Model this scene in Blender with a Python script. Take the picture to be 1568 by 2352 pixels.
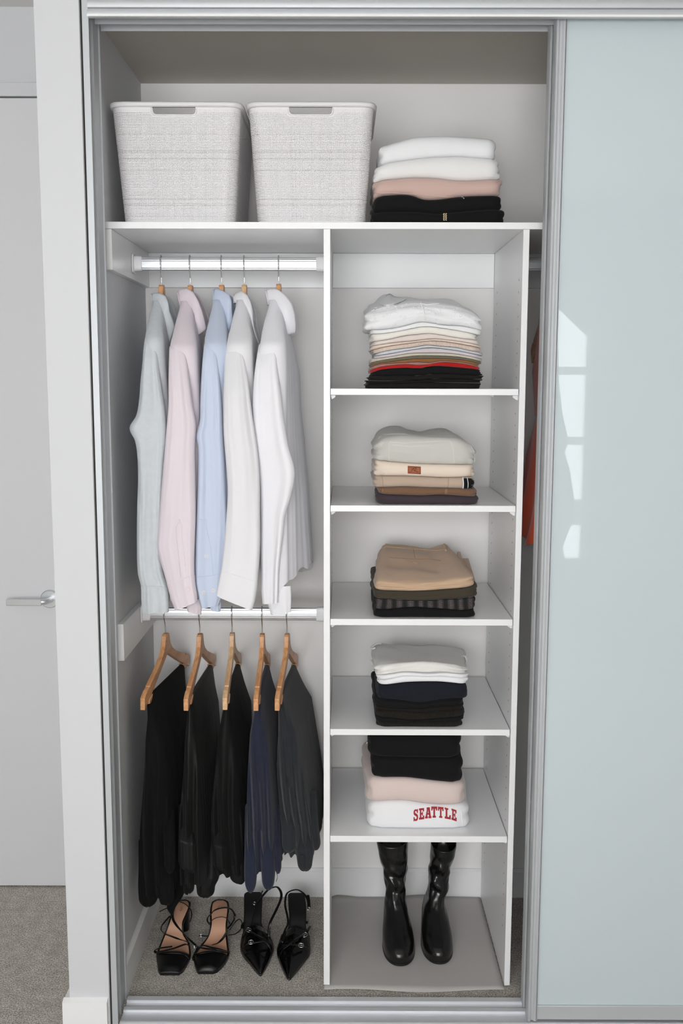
import bpy, bmesh, math, random
from mathutils import Vector, Matrix, noise
from mathutils.bvhtree import BVHTree
import numpy as np

for o_ in list(bpy.data.objects): bpy.data.objects.remove(o_, do_unlink=True)
SC = bpy.context.scene
COL = SC.collection
R = math.radians

# ------------------------------------------------------------------ camera
CAM_H, CAM_D = 1.7183, 2.63
F_PX, PITCH, YAW, ROLL = 2273.94, 7.5486, -0.1575, 0.1311
def cam_axes():
    cp, sp = math.cos(R(PITCH)), math.sin(R(PITCH)); cy, sy = math.cos(R(YAW)), math.sin(R(YAW))
    right = np.array([cy, -sy, 0.]); f0 = np.array([sy, cy, 0.]); up0 = np.array([0, 0, 1.])
    fwd = cp*f0 - sp*up0; up = sp*f0 + cp*up0
    c, s = math.cos(R(ROLL)), math.sin(R(ROLL))
    r2 = c*right + s*up; dn = s*right - c*up
    return r2, fwd, -dn
AX = cam_axes(); CAMP = np.array([0., -CAM_D, CAM_H])
cam = bpy.data.cameras.new('camera'); cam.sensor_fit = 'VERTICAL'; cam.sensor_height = 36; cam.lens = F_PX/2352*36
cam.clip_start = .05
camo = bpy.data.objects.new('camera', cam); COL.objects.link(camo)
r_, f_, u_ = AX
camo.matrix_world = Matrix(((r_[0], u_[0], -f_[0], CAMP[0]), (r_[1], u_[1], -f_[1], CAMP[1]), (r_[2], u_[2], -f_[2], CAMP[2]), (0, 0, 0, 1)))
SC.camera = camo
def ray(px, py):
    return f_ + (px-784)/F_PX*r_ - (py-1176)/F_PX*u_
def P(px, py, Y):                       # point of the photograph at depth plane Y
    r = ray(px, py); t = (Y+CAM_D)/r[1]; return Vector(CAMP + r*t)
def PZ(px, py, z):                      # ... at height z
    r = ray(px, py); t = (z-CAM_H)/r[2]; return Vector(CAMP + r*t)

# ------------------------------------------------------------------ light
SC.view_settings.view_transform = 'Standard'; SC.view_settings.look = 'None'
SC.view_settings.gamma = 1; SC.view_settings.exposure = 0.34
try: SC.view_settings.use_curve_mapping = False
except Exception: pass
w = bpy.data.worlds.new('world'); SC.world = w; w.use_nodes = True
bg = w.node_tree.nodes['Background']; bg.inputs[0].default_value = (.95, .98, 1, 1); bg.inputs[1].default_value = 5.0
def area(name, loc, rot, sx, sy, power, col):
    l = bpy.data.lights.new(name, 'AREA'); l.shape = 'RECTANGLE'; l.size = sx; l.size_y = sy; l.energy = power; l.color = col
    o = bpy.data.objects.new(name, l); o.location = loc; o.rotation_euler = rot; COL.objects.link(o); return o
# daylight entering by the windows of the room behind the camera
area('window_light', (-.45, -4.12, 1.62), (R(90), 0, 0), 1.9, 1.5, 44, (1.0, .994, .992))

# ------------------------------------------------------------------ materials
def lin(c):
    return tuple(((v/255)/12.92 if v/255 <= .04045 else ((v/255+.055)/1.055)**2.4) for v in c)
MATS = {}
def mat(name, col, rough=.6, metal=0., bump=None, var=0., spec=.5, sheen=0., coat=0., trans=0., extra=None):
    """bump: (kind, scale, strength, distance); kinds noise, weave, rib, grain"""
    if name in MATS: return MATS[name]
    m = bpy.data.materials.new(name); m.use_nodes = True; nt = m.node_tree; N = nt.nodes; L = nt.links
    b = N['Principled BSDF']; c = lin(col)
    b.inputs['Base Color'].default_value = (*c, 1); b.inputs['Roughness'].default_value = rough
    b.inputs['Metallic'].default_value = metal; b.inputs['Specular IOR Level'].default_value = spec
    if sheen: b.inputs['Sheen Weight'].default_value = sheen; b.inputs['Sheen Roughness'].default_value = .5
    if coat: b.inputs['Coat Weight'].default_value = coat; b.inputs['Coat Roughness'].default_value = .06
    tc = N.new('ShaderNodeTexCoord'); out = tc.outputs['Object']
    if var:
        n = N.new('ShaderNodeTexNoise'); n.inputs['Scale'].default_value = extra.get('vscale', 8) if extra else 8; n.inputs['Detail'].default_value = 4
        mx = N.new('ShaderNodeMix'); mx.data_type = 'RGBA'
        mx.inputs[6].default_value = (*[v*(1-var) for v in c], 1); mx.inputs[7].default_value = (*[min(1, v*(1+var)) for v in c], 1)
        L.new(out, n.inputs['Vector']); L.new(n.outputs['Fac'], mx.inputs[0]); L.new(mx.outputs[2], b.inputs['Base Color'])
    if bump:
        kind, sc, st, di = bump
        bp = N.new('ShaderNodeBump'); bp.inputs['Strength'].default_value = st; bp.inputs['Distance'].default_value = di
        if kind == 'noise':
            t = N.new('ShaderNodeTexNoise'); t.inputs['Scale'].default_value = sc; t.inputs['Detail'].default_value = 5; L.new(out, t.inputs['Vector']); h = t.outputs['Fac']
        elif kind in ('weave', 'rib', 'twill'):
            ws = []
            for k, d in enumerate(('X', 'Z') if kind == 'weave' else (('X',) if kind == 'rib' else ('DIAGONAL',))):
                t = N.new('ShaderNodeTexWave'); t.wave_type = 'BANDS'; t.bands_direction = d; t.inputs['Scale'].default_value = sc
                t.inputs['Distortion'].default_value = .6 if kind != 'rib' else .3; t.inputs['Detail'].default_value = 1; L.new(out, t.inputs['Vector']); ws.append(t.outputs['Fac'])
            if len(ws) == 2:
                a = N.new('ShaderNodeMath'); a.operation = 'MULTIPLY'; L.new(ws[0], a.inputs[0]); L.new(ws[1], a.inputs[1]); h = a.outputs[0]
            else: h = ws[0]
        elif kind == 'grain':
            mp = N.new('ShaderNodeMapping'); mp.inputs['Scale'].default_value = (40, 4, 40) ; L.new(out, mp.inputs['Vector'])
            t = N.new('ShaderNodeTexNoise'); t.inputs['Scale'].default_value = sc; t.inputs['Detail'].default_value = 3; L.new(mp.outputs[0], t.inputs['Vector']); h = t.outputs['Fac']
        L.new(h, bp.inputs['Height']); L.new(bp.outputs['Normal'], b.inputs['Normal'])
    m.diffuse_color = (*c, 1); MATS[name] = m; return m

def carpet_mat(name, c1, c2, c3):
    m = bpy.data.materials.new(name); m.use_nodes = True; nt = m.node_tree; N = nt.nodes; L = nt.links; b = N['Principled BSDF']
    b.inputs['Roughness'].default_value = .95; b.inputs['Specular IOR Level'].default_value = .15; b.inputs['Sheen Weight'].default_value = .2
    tc = N.new('ShaderNodeTexCoord'); n1 = N.new('ShaderNodeTexNoise'); n1.inputs['Scale'].default_value = 240; n1.inputs['Detail'].default_value = 6; n1.inputs['Roughness'].default_value = .75
    n2 = N.new('ShaderNodeTexNoise'); n2.inputs['Scale'].default_value = 28; n2.inputs['Detail'].default_value = 4
    r1 = N.new('ShaderNodeValToRGB'); e = r1.color_ramp.elements; e[0].position = .41; e[0].color = (*lin(c1), 1); e[1].position = .59; e[1].color = (*lin(c3), 1)
    x = r1.color_ramp.elements.new(.5); x.color = (*lin(c2), 1)
    mx = N.new('ShaderNodeMix'); mx.data_type = 'RGBA'; mx.blend_type = 'MULTIPLY'; mx.inputs[0].default_value = 1
    r2 = N.new('ShaderNodeValToRGB'); r2.color_ramp.elements[0].position = .3; r2.color_ramp.elements[0].color = (.8, .8, .8, 1); r2.color_ramp.elements[1].position = .7; r2.color_ramp.elements[1].color = (1.1, 1.1, 1.1, 1)
    bp = N.new('ShaderNodeBump'); bp.inputs['Strength'].default_value = .8; bp.inputs['Distance'].default_value = .006
    for n in (n1, n2): L.new(tc.outputs['Object'], n.inputs['Vector'])
    L.new(n1.outputs['Fac'], r1.inputs['Fac']); L.new(n2.outputs['Fac'], r2.inputs['Fac']); L.new(r1.outputs[0], mx.inputs[6]); L.new(r2.outputs[0], mx.inputs[7])
    L.new(mx.outputs[2], b.inputs['Base Color']); L.new(n1.outputs['Fac'], bp.inputs['Height']); L.new(bp.outputs['Normal'], b.inputs['Normal'])
    return m

def wood_mat(name, c1, c2):
    m = bpy.data.materials.new(name); m.use_nodes = True; nt = m.node_tree; N = nt.nodes; L = nt.links; b = N['Principled BSDF']
    b.inputs['Roughness'].default_value = .38
    tc = N.new('ShaderNodeTexCoord'); mp = N.new('ShaderNodeMapping'); mp.inputs['Scale'].default_value = (60, 5, 26)
    n1 = N.new('ShaderNodeTexNoise'); n1.inputs['Scale'].default_value = 2.2; n1.inputs['Detail'].default_value = 5; n1.inputs['Distortion'].default_value = .8
    r1 = N.new('ShaderNodeValToRGB'); e = r1.color_ramp.elements; e[0].position = .3; e[0].color = (*lin(c2), 1); e[1].position = .65; e[1].color = (*lin(c1), 1)
    L.new(tc.outputs['Object'], mp.inputs['Vector']); L.new(mp.outputs[0], n1.inputs['Vector']); L.new(n1.outputs['Fac'], r1.inputs['Fac']); L.new(r1.outputs[0], b.inputs['Base Color'])
    return m

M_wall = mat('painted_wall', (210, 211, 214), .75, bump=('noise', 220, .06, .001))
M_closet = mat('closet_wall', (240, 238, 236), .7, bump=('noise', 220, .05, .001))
M_ceil = mat('ceiling_paint', (200, 194, 186), .8)  # same white plaster as the walls, its shade put into the colour
M_door = mat('door_paint', (216, 216, 219), .5)
M_mel = mat('white_melamine', (243, 243, 244), .32, bump=('noise', 500, .03, .0005))
M_gloss = mat('gloss_white_paint', (240, 240, 240), .3, bump=('noise', 30, .05, .002))
M_alu = mat('satin_aluminium', (196, 199, 202), .5, .3)
M_alu2 = mat('bright_aluminium', (215, 217, 220), .33, .75)
M_chrome = mat('chrome', (225, 225, 225), .12, 1.)
M_dark = mat('dark_gap', (40, 36, 33), .8)
M_plastic = mat('white_plastic', (228, 228, 230), .35)
M_carpet = carpet_mat('carpet', (138, 128, 116), (206, 197, 186), (246, 241, 232))
M_mat = mat('floor_mat', (186, 182, 179), .7, bump=('weave', 130, .12, .0006), var=.04)
M_wood = wood_mat('hanger_wood', (222, 170, 122), (196, 134, 84))
M_wood2 = wood_mat('pale_hanger_wood', (226, 190, 150), (204, 158, 112))
def glass_mat():
    m = mat('mint_back_painted_glass', (199, 210, 214), .012, spec=.5, extra=None)
    return m
M_glass = glass_mat()

# ------------------------------------------------------------------ mesh helpers
class MB:
    def __init__(s): s.v = []; s.f = []; s.mi = []
    def add(s, vs, fs, mi=0):
        o = len(s.v); s.v += [Vector(v) for v in vs]; s.f += [tuple(i+o for i in f) for f in fs]; s.mi += [mi]*len(fs); return s
    def box(s, x0, x1, y0, y1, z0, z1, mi=0):
        return s.add([(x0, y0, z0), (x1, y0, z0), (x1, y1, z0), (x0, y1, z0), (x0, y0, z1), (x1, y0, z1), (x1, y1, z1), (x0, y1, z1)],
                     [(0, 3, 2, 1), (4, 5, 6, 7), (0, 1, 5, 4), (1, 2, 6, 5), (2, 3, 7, 6), (3, 0, 4, 7)], mi)
    def prism(s, pts, axis, a, b, mi=0):
        """extrude a 2-D polygon: axis 'z' pts=(x,y), 'x' pts=(y,z), 'y' pts=(x,z)"""
        n = len(pts)
        def mk(p, t): return (p[0], p[1], t) if axis == 'z' else ((t, p[0], p[1]) if axis == 'x' else (p[0], t, p[1]))
        vs = [mk(p, a) for p in pts]+[mk(p, b) for p in pts]
        fs = [(i, (i+1) % n, n+(i+1) % n, n+i) for i in range(n)]+[tuple(range(n-1, -1, -1)), tuple(range(n, 2*n))]
        return s.add(vs, fs, mi)
    def rings(s, rings, cap0=True, cap1=True, mi=0):
        n = len(rings[0]); vs = [p for r in rings for p in r]; fs = []
        for i in range(len(rings)-1):
            for j in range(n):
                k = (j+1) % n; fs.append((i*n+j, i*n+k, (i+1)*n+k, (i+1)*n+j))
        if cap0: fs.append(tuple(range(n-1, -1, -1)))
        if cap1: fs.append(tuple((len(rings)-1)*n+j for j in range(n)))
        return s.add(vs, fs, mi)
    def tube(s, pts, rx, rz=None, n=8, up=(0, 0, 1), closed=False, mi=0):
        """flattened tube: rx half width across, rz half thickness along the normal"""
        pts = [Vector(p) for p in pts]; rz = rz or rx; rr = []
        up = Vector(up); m = len(pts)
        for i, p in enumerate(pts):
            a = pts[(i-1) % m] if closed or i > 0 else p; b = pts[(i+1) % m] if closed or i < m-1 else p
            t = (b-a).normalized(); side = t.cross(up)
            if side.length < 1e-4: side = t.cross(Vector((1, 0, 0)))
            side.normalize(); nn = side.cross(t).normalized()
            fx = rx(i/(m-1)) if callable(rx) else rx; fz = rz(i/(m-1)) if callable(rz) else rz
            rr.append([p+side*math.cos(q*2*math.pi/n)*fx+nn*math.sin(q*2*math.pi/n)*fz for q in range(n)])
        if closed: rr.append(rr[0]); return s.rings(rr, False, False, mi)
        return s.rings(rr, True, True, mi)
    def build(s, name, m, parent=None, smooth=False, bevel=0., solid=0., sub=0, auto=None):
        me = bpy.data.meshes.new(name)
        off = parent_loc(parent)
        me.from_pydata([v-off for v in s.v], [], s.f)
        for mm in (m if isinstance(m, (list, tuple)) else [m]): me.materials.append(mm)
        if any(s.mi): me.polygons.foreach_set('material_index', s.mi)
        bm = bmesh.new(); bm.from_mesh(me); bmesh.ops.remove_doubles(bm, verts=bm.verts, dist=1e-6); bmesh.ops.recalc_face_normals(bm, faces=bm.faces)
        if smooth and auto:
            for f in bm.faces: f.smooth = True
            for e in bm.edges:
                if len(e.link_faces) == 2 and e.calc_face_angle(0) > R(auto): e.smooth = False
        elif smooth:
            for f in bm.faces: f.smooth = True
        bm.to_mesh(me); bm.free(); me.update()
        o = bpy.data.objects.new(name, me); COL.objects.link(o)
        if parent: o.parent = parent
        if bevel:
            b = o.modifiers.new('bevel', 'BEVEL'); b.width = bevel; b.segments = 2; b.limit_method = 'ANGLE'; b.angle_limit = R(40)
        if solid:
            b = o.modifiers.new('solid', 'SOLIDIFY'); b.thickness = solid; b.offset = 0
        if sub:
            b = o.modifiers.new('sub', 'SUBSURF'); b.levels = sub; b.render_levels = sub
        return o
WLOC = {}
def parent_loc(p):
    if p is None: return Vector((0, 0, 0))
    v = Vector((0, 0, 0))
    while p is not None: v += Vector(p.location); p = p.parent
    return v
def tag(o, label, cat, group=None, kind=None):
    o['label'] = label; o['category'] = cat
    if group: o['group'] = group
    if kind: o['kind'] = kind
    return o
def thing(name, label, cat, loc, group=None):
    o = bpy.data.objects.new(name, None); o.empty_display_size = .05; o.location = loc; COL.objects.link(o)
    return tag(o, label, cat, group)
def struct(mb, name, m, label=None, **k):
    o = mb.build(name, m, **k); o['kind'] = 'structure'
    if label: o['label'] = label
    return o
def lerp(a, b, t): return a+(b-a)*t
def interp(pts, x):
    if x <= pts[0][0]: return pts[0][1]
    for (a, b), (c, d) in zip(pts, pts[1:]):
        if x <= c: return b+(d-b)*(x-a)/(c-a)
    return pts[-1][1]
def sinterp(pts, x):                                  # smooth (Catmull-Rom on values) interpolation
    n = len(pts)
    if x <= pts[0][0]: return pts[0][1]
    if x >= pts[-1][0]: return pts[-1][1]
    for i in range(n-1):
        if x <= pts[i+1][0]:
            x0, y0 = pts[i]; x1, y1 = pts[i+1]; t = (x-x0)/(x1-x0)
            m0 = (y1-pts[i-1][1])/(x1-pts[i-1][0]) if i > 0 else (y1-y0)/(x1-x0)
            m1 = (pts[i+2][1]-y0)/(pts[i+2][0]-x0) if i < n-2 else (y1-y0)/(x1-x0)
            h = x1-x0; t2 = t*t; t3 = t2*t
            return (2*t3-3*t2+1)*y0+(t3-2*t2+t)*h*m0+(-2*t3+3*t2)*y1+(t3-t2)*h*m1
def curve3(pts, n, closed=False):                     # Catmull-Rom through 3-D points
    pts = [Vector(p) for p in pts]; out = []; m = len(pts); segs = m if closed else m-1
    for i in range(segs):
        p0 = pts[(i-1) % m] if closed or i > 0 else pts[0]*2-pts[1]; p1 = pts[i]; p2 = pts[(i+1) % m]
        p3 = pts[(i+2) % m] if closed or i < m-2 else pts[-1]*2-pts[-2]
        for k in range(n):
            t = k/n; out.append(.5*((2*p1)+(-p0+p2)*t+(2*p0-5*p1+4*p2-p3)*t*t+(-p0+3*p1-3*p2+p3)*t**3))
    if not closed: out.append(pts[-1])
    return out
def fn(x, y, z, s): return noise.noise(Vector((x, y, z))*s)

# ------------------------------------------------------------------ the setting
BK, WL, CE = .509, -.62, 2.609           # closet back wall, left wall, ceiling
XR = 2.3                                  # right end of the closet
struct(MB().box(-2.4, 3.4, -4.3, .75, -.06, 0), 'floor', M_carpet, 'grey beige cut pile carpet')
struct(MB().box(WL-.12, XR+.1, BK, BK+.08, 0, CE+.1), 'wall_back', M_closet, 'off-white back wall of the wardrobe')
struct(MB().box(XR, XR+.1, -.06, BK, 0, CE+.1), 'wall_right', M_closet)
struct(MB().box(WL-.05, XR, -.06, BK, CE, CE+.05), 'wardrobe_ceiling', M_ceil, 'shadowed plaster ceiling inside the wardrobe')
NL = (P(105, 700, -.2).x+P(157, 2275, -.2).x)/2                                # left edge of the nib
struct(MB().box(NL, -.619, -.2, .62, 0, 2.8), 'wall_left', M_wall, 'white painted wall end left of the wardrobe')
# baseboards
def board(x0, x1, y0, y1, h): return MB().box(x0, x1, y0, y1, 0, h)
bb = MB().prism([(-.2, 0), (-.2, .097), (-.2005, .097), (-.216, .091), (-.216, 0)], 'x', NL-.016, -.622)
bb.prism([(NL, 0), (NL, .097), (NL-.003, .097), (NL-.016, .091), (NL-.016, 0)], 'y', -.2, .55)
struct(bb, 'baseboard_front', M_gloss, 'white baseboard wrapping the wall end')
struct(MB().prism([(BK, 0), (BK, .098), (BK-.006, .098), (BK-.014, .090), (BK-.014, 0)], 'x', WL, XR), 'baseboard_back', M_gloss)
struct(MB().prism([(WL, 0), (WL, .098), (WL+.006, .098), (WL+.014, .090), (WL+.014, 0)], 'y', -.05, BK), 'baseboard_left', M_gloss)
# hall door far left and its frame
DY = .552
dr = struct(MB().box(-1.75, -.76, DY, DY+.04, .006, P(40, 225, DY).z), 'door_1', M_door, 'flat white hinged door with lever handle', bevel=.002)
zt = P(40, 225, DY).z; zh = P(40, 188, DY).z
struct(MB().box(-1.85, -.7, DY+.002, DY+.05, zt+.006, zh), 'trim_1', M_wall, 'white door head trim', bevel=.002)
struct(MB().box(-2.4, -.74, DY+.02, DY+.1, zh, 2.9).box(-2.4, -1.85, DY+.02, DY+.1, 0, zh), 'wall_hall', M_wall)
struct(MB().box(-1.85, -.72, DY+.045, DY+.06, 0, zh), 'trim_2', M_dark)  # dark sheet standing in for the shade in the gaps round the door
hc = P(115, 1375, DY)
hd = thing('door_handle', 'satin metal lever handle on a round rose on the white door', 'door handle', hc)
del hd['category']; hd.parent = dr
def disc(c, r, y0, y1, n=40, r2=None):
    m = MB(); r2 = r2 if r2 is not None else r
    ra = [[Vector((c.x+math.cos(a)*q, y, c.z+math.sin(a)*q)) for a in [2*math.pi*i/n for i in range(n)]] for q, y in ((r, y1), (r, y0+.002), (r2, y0), (r2*.0+.0001, y0))]
    return m.rings(ra, True, True)
def sub(mb, name, m, parent, **k): return mb.build(name, m, parent, **k)
sub(disc(hc, .0300, DY-.009, DY, r2=.0275), 'rose', M_alu2, hd, smooth=True, auto=30)
lv = MB(); pp = [Vector((hc.x+.004, DY-.008, hc.z)), Vector((hc.x+.003, DY-.035, hc.z)), Vector((hc.x-.002, DY-.046, hc.z)), Vector((hc.x-.016, DY-.052, hc.z))]
lv.tube(curve3(pp, 6), .0095, .0095, 14, up=(0, 0, 1))
lv.box(hc.x-.125, hc.x-.012, DY-.060, DY-.046, hc.z-.0105, hc.z+.0095)
sub(lv, 'lever', M_alu2, hd, bevel=.0015)

# room behind the camera
RY = -4.2
cz = 2.85
struct(MB().box(-2.4, 3.4, -4.3, .75, cz, cz+.06), 'ceiling', mat('white_ceiling_paint', (225, 224, 222), .8))
M_room = mat('taupe_room_paint', (168, 165, 160), .8)
struct(MB().box(-2.46, -2.4, -4.3, .75, 0, cz), 'wall_west', M_room)
def MR(px, py, Y=RY, G=-.160):             # where the mirrored sight line meets a plane behind the camera
    r = ray(px, py); t = ((G+CAM_D)+(G-Y))/r[1]; return Vector((r[0]*t, Y, CAM_H+r[2]*t))
WX1 = MR(1355.5, 1000).x; WX0 = WX1-.95; WZ0, WZ1 = MR(1350, 1286).z, MR(1350, 735).z+.25
EX0, EX1, EZ0, EZ1 = -1.5, .6, .82, 2.42
wr = MB()
for a in ((-2.4, EX0, 0, cz), (EX0, EX1, 0, EZ0), (EX0, EX1, EZ1, cz), (EX1, WX0, 0, cz), (WX0, WX1, 0, WZ0), (WX0, WX1, WZ1, cz), (WX1, 3.4, 0, cz)):
    wr.box(a[0], a[1], RY-.12, RY, a[2], a[3])
struct(wr, 'wall_rear', M_room)
struct(MB().box(3.4, 3.46, -4.3, -1.0, 0, cz).box(3.4, 3.46, -1.0, .75, 0, cz), 'wall_east', M_room)
def window(n, x0, x1, z0, z1, bars):
    m = MB(); t = .035
    m.box(x0, x0+t, RY-.09, RY-.03, z0, z1).box(x1-t, x1, RY-.09, RY-.03, z0, z1).box(x0, x1, RY-.09, RY-.03, z0, z0+t).box(x0, x1, RY-.09, RY-.03, z1-t, z1)
    fr = struct(m, 'window_%d' % n, M_gloss)
    for z in bars: MB().box(x0, x1, RY-.08, RY-.04, z-.026, z+.026).build('glazing_bar', M_gloss, fr)
    return fr
wn1 = window(1, WX0, WX1, WZ0-.03, WZ1, [MR(1330, 851.5).z, MR(1330, 1013.5).z])
MB().box(WX0, WX1, RY-.08, RY-.04, MR(1330, 1208).z, MR(1330, 1149).z).build('window_transom', M_gloss, wn1)
wn2 = window(2, EX0, EX1, EZ0, EZ1, [1.26])
# added sheet masking part of the window, giving its reflection an uneven edge
ce = [(1278, 690), (1282, 845), (1283, 880), (1291, 950), (1303, 1004), (1303, 1020), (1296, 1040), (1308, 1080), (1318, 1148), (1318, 1190), (1304, 1222), (1291, 1258), (1300, 1300)]
vs = []; fs = []
for i, (px, py) in enumerate(ce):
    q = MR(px, py, RY+.05)
    for j in range(25):
        t = j/24; vs.append((lerp(q.x, WX0-.25, t), RY+.05+.018*math.sin(j*1.7), q.z))
for i in range(len(ce)-1):
    for j in range(24): a_ = i*25+j; fs.append((a_, a_+1, a_+26, a_+25))
cu = MB().add(vs, fs).build('curtain', mat('curtain_linen', (196, 196, 194), .9), None, smooth=True, solid=.003)
tag(cu, 'pale curtain half drawn over the rear window', 'curtain')
gb_ = [MR(1270, 690, RY+.03), MR(1281, 706, RY+.03), MR(1312, 737, RY+.03), MR(1346, 769, RY+.03), MR(1357, 757, RY+.03), MR(1372, 640, RY+.03), MR(1270, 640, RY+.03)]
MB().prism([(p.x, p.z) for p in gb_], 'y', RY+.01, RY+.018).build('window_blind', mat('curtain_linen', (196, 196, 194), .9), wn1)  # added mask that cuts the top edge of the window's reflection
# wall over the wardrobe opening
zf = P(700, 42, -.19).z
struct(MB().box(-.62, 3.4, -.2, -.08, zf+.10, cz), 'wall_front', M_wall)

# ---- aluminium track frame
zmid, zrear = P(700, 56, -.127).z, P(700, 72, -.067).z
tr = struct(MB().prism([(-.19, zf+.11), (-.19, zf+.044), (-.196, zf+.040), (-.199, zf+.030), (-.196, zf+.022), (-.190, zf+.020), (-.190, zf+.018), (-.197, zf+.017), (-.2, zf+.010), (-.197, zf+.002), (-.190, zf),
                        (-.187, zf), (-.187, zf+.045), (-.128, zf+.045), (-.128, zmid), (-.125, zmid), (-.125, zf+.045), (-.068, zf+.045), (-.068, zrear), (-.065, zrear), (-.065, zf+.05), (-.065, zf+.11)], 'x', -.600, XR), 'trim_3', M_alu, 'white aluminium head track over the sliding doors', smooth=True, auto=50)
m = MB(); m.box(-.6, XR, -.203, -.197, zf+.0, zf+.0045).box(-.6, XR, -.194, -.190, zf+.046, zf+.1)
m.build('track_bead', M_gloss, tr)
jb = MB().prism([(-.615, -.19), (-.600, -.19), (-.600, -.186), (-.612, -.185), (-.612, -.128), (-.6055, -.128), (-.6055, -.124), (-.609, -.124), (-.609, -.062), (-.605, -.062), (-.605, -.058), (-.6195, -.058), (-.6195, -.17), (-.615, -.17)], 'z', 0, zf+.1)
struct(jb, 'trim_4', M_alu, 'aluminium jamb channel at the left of the opening')
struct(MB().box(-.6195, -.6155, -.19, -.17, 0, zf+.1), 'trim_5', M_dark)  # open gap between wall end and jamb, its shade drawn as a dark strip
bt = MB().prism([(-.178, 0), (-.178, .006), (-.174, .009), (-.168, .009), (-.158, .006), (-.134, .0055), (-.1285, .006), (-.1285, .013), (-.114, .013), (-.1135, .005), (-.086, .005), (-.0855, .013), (-.067, .013), (-.066, 0)], 'x', -.600, XR)
struct(bt, 'trim_6', mat('track_aluminium', (222, 224, 228), .38, .25), 'aluminium two-groove floor track', smooth=True, auto=40)

# ---- sliding doors
def stile(x0, w, yf, z0, z1, dep):
    # ribbed profile seen in plan, front at yf
    s = w
    prof = [(0, .006), (.03, .002), (.10, 0), (.2, 0), (.28, .0015), (.36, .006), (.46, .007), (.54, .0062), (.62, .003), (.72, .001), (.8, 0), (.88, .002), (.92, .008), (.95, .003), (1, .003)]
    pts = [(x0+a*s, yf+b) for a, b in prof]+[(x0+s, yf+dep), (x0, yf+dep)]
    return MB().prism(pts, 'z', z0, z1)
xf0 = (P(1217, 2300, -.165).x+P(1268.5, 100, -.165).x)/2
xf1 = (P(1243, 2300, -.165).x+P(1290.5, 100, -.165).x)/2
zb = P(1230, 2330, -.168).z
fd = thing('sliding_door', 'front sliding wardrobe door of pale mint frosted glass in an aluminium frame', 'sliding door', ((xf0+XR)/2, -.155, .014), 'sliding wardrobe doors')
stile(xf0, xf1-xf0, -.172, .0135, zf+.03, .034).build('stile', M_alu, fd, smooth=True, auto=40)
zg = P(1300, 2310, -.165).z
MB().box(xf1, XR-.02, -.166, -.142, .0145, zg).build('bottom_rail', M_alu, fd, bevel=.002)
MB().box(xf1, XR-.02, -.166, -.142, zf+.012, zf+.03).build('top_rail', M_alu, fd)
MB().box(xf1+.0003, XR-.02, -.160, -.150, zg-.003, zf+.015).build('glass_panel', M_glass, fd)
xb0 = (P(1208, 2250, -.11).x+P(1256, 100, -.11).x)/2
bd = thing('sliding_door', 'rear sliding wardrobe door, only its left stile showing beside the glass door', 'sliding door', ((xb0+XR)/2, -.1, .014), 'sliding wardrobe doors')
stile(xb0, .024, -.112, .0135, zf+.03, .034).build('stile', M_alu, bd, smooth=True, auto=40)
MB().box(xb0+.024, XR-.02, -.106, -.082, .0145, .05).build('bottom_rail', M_alu, bd)
MB().box(xb0+.024, XR-.02, -.100, -.090, .05, zf+.015).build('glass_panel', M_glass, bd)
# ------------------------------------------------------------------ wardrobe fittings
TSB, TST = 2.1072, 2.1242                 # top shelf underside / top
DL, DR_, RL, RR = -.055, -.0379, .4607, .4767
SH = [(1.6814, 1.6979), (1.3709, 1.3875), (1.0590, 1.0764), (.7480, .7651), (.4364, .4542)]
ts = thing('long_shelf', 'long white board shelf carrying the baskets and the top stack', 'shelf', ((WL+XR)/2, .25, TSB))
MB().box(WL+.001, XR-.002, 0, BK-.001, TSB, TST).build('board', M_mel, ts, bevel=.0006)
MB().box(WL+.0005, WL+.0165, .002, BK-.018, 2.003, TSB-.0005).build('cleat', M_gloss, ts, bevel=.001)
MB().box(WL+.0005, DL-.001, BK-.0165, BK-.0005, 2.003, TSB-.0005).build('cleat', M_gloss, ts, bevel=.001)
MB().box(RR+.001, XR-.003, BK-.0165, BK-.0005, 2.003, TSB-.0005).build('cleat', M_gloss, ts, bevel=.001)
tw = thing('shelf_tower', 'white open shelf tower with five shelves between the hanging bays', 'shelf unit', ((DL+RR)/2, .25, .005))
for a, b in ((DL, DR_), (RL, RR)):
    MB().box(a, b, 0, BK-.016, .0055, TSB-.0005).build('side_panel', M_mel, tw, bevel=.0006)
MB().box(DR_+.0005, RL-.0005, BK-.0165, BK-.0005, 2.003, TSB-.0005).build('cleat', M_gloss, tw, bevel=.001)
for i, (a, b) in enumerate(SH):
    MB().box(DR_+.0012, RL-.0022, .0006, BK-.019, a, b).build('shelf', M_mel, tw, bevel=.0006)
    for x, sx in ((DR_, 1), (RL, -1)):
        for y in (.028, .455):
            m = MB(); x1 = x+sx*.014
            m.prism([(min(x, x1), a-.0005), (max(x, x1), a-.0005), (max(x, x1) if sx > 0 else max(x, x1), a-.006 if sx > 0 else a-.013), (x+sx*.004, a-.013)] if sx > 0 else
                    [(x1, a-.0005), (x, a-.0005), (x, a-.013), (x-.004, a-.013), (x1, a-.006)], 'y', y-.006, y+.006)
            m.build('shelf_pin', M_plastic, tw, bevel=.001)
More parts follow.
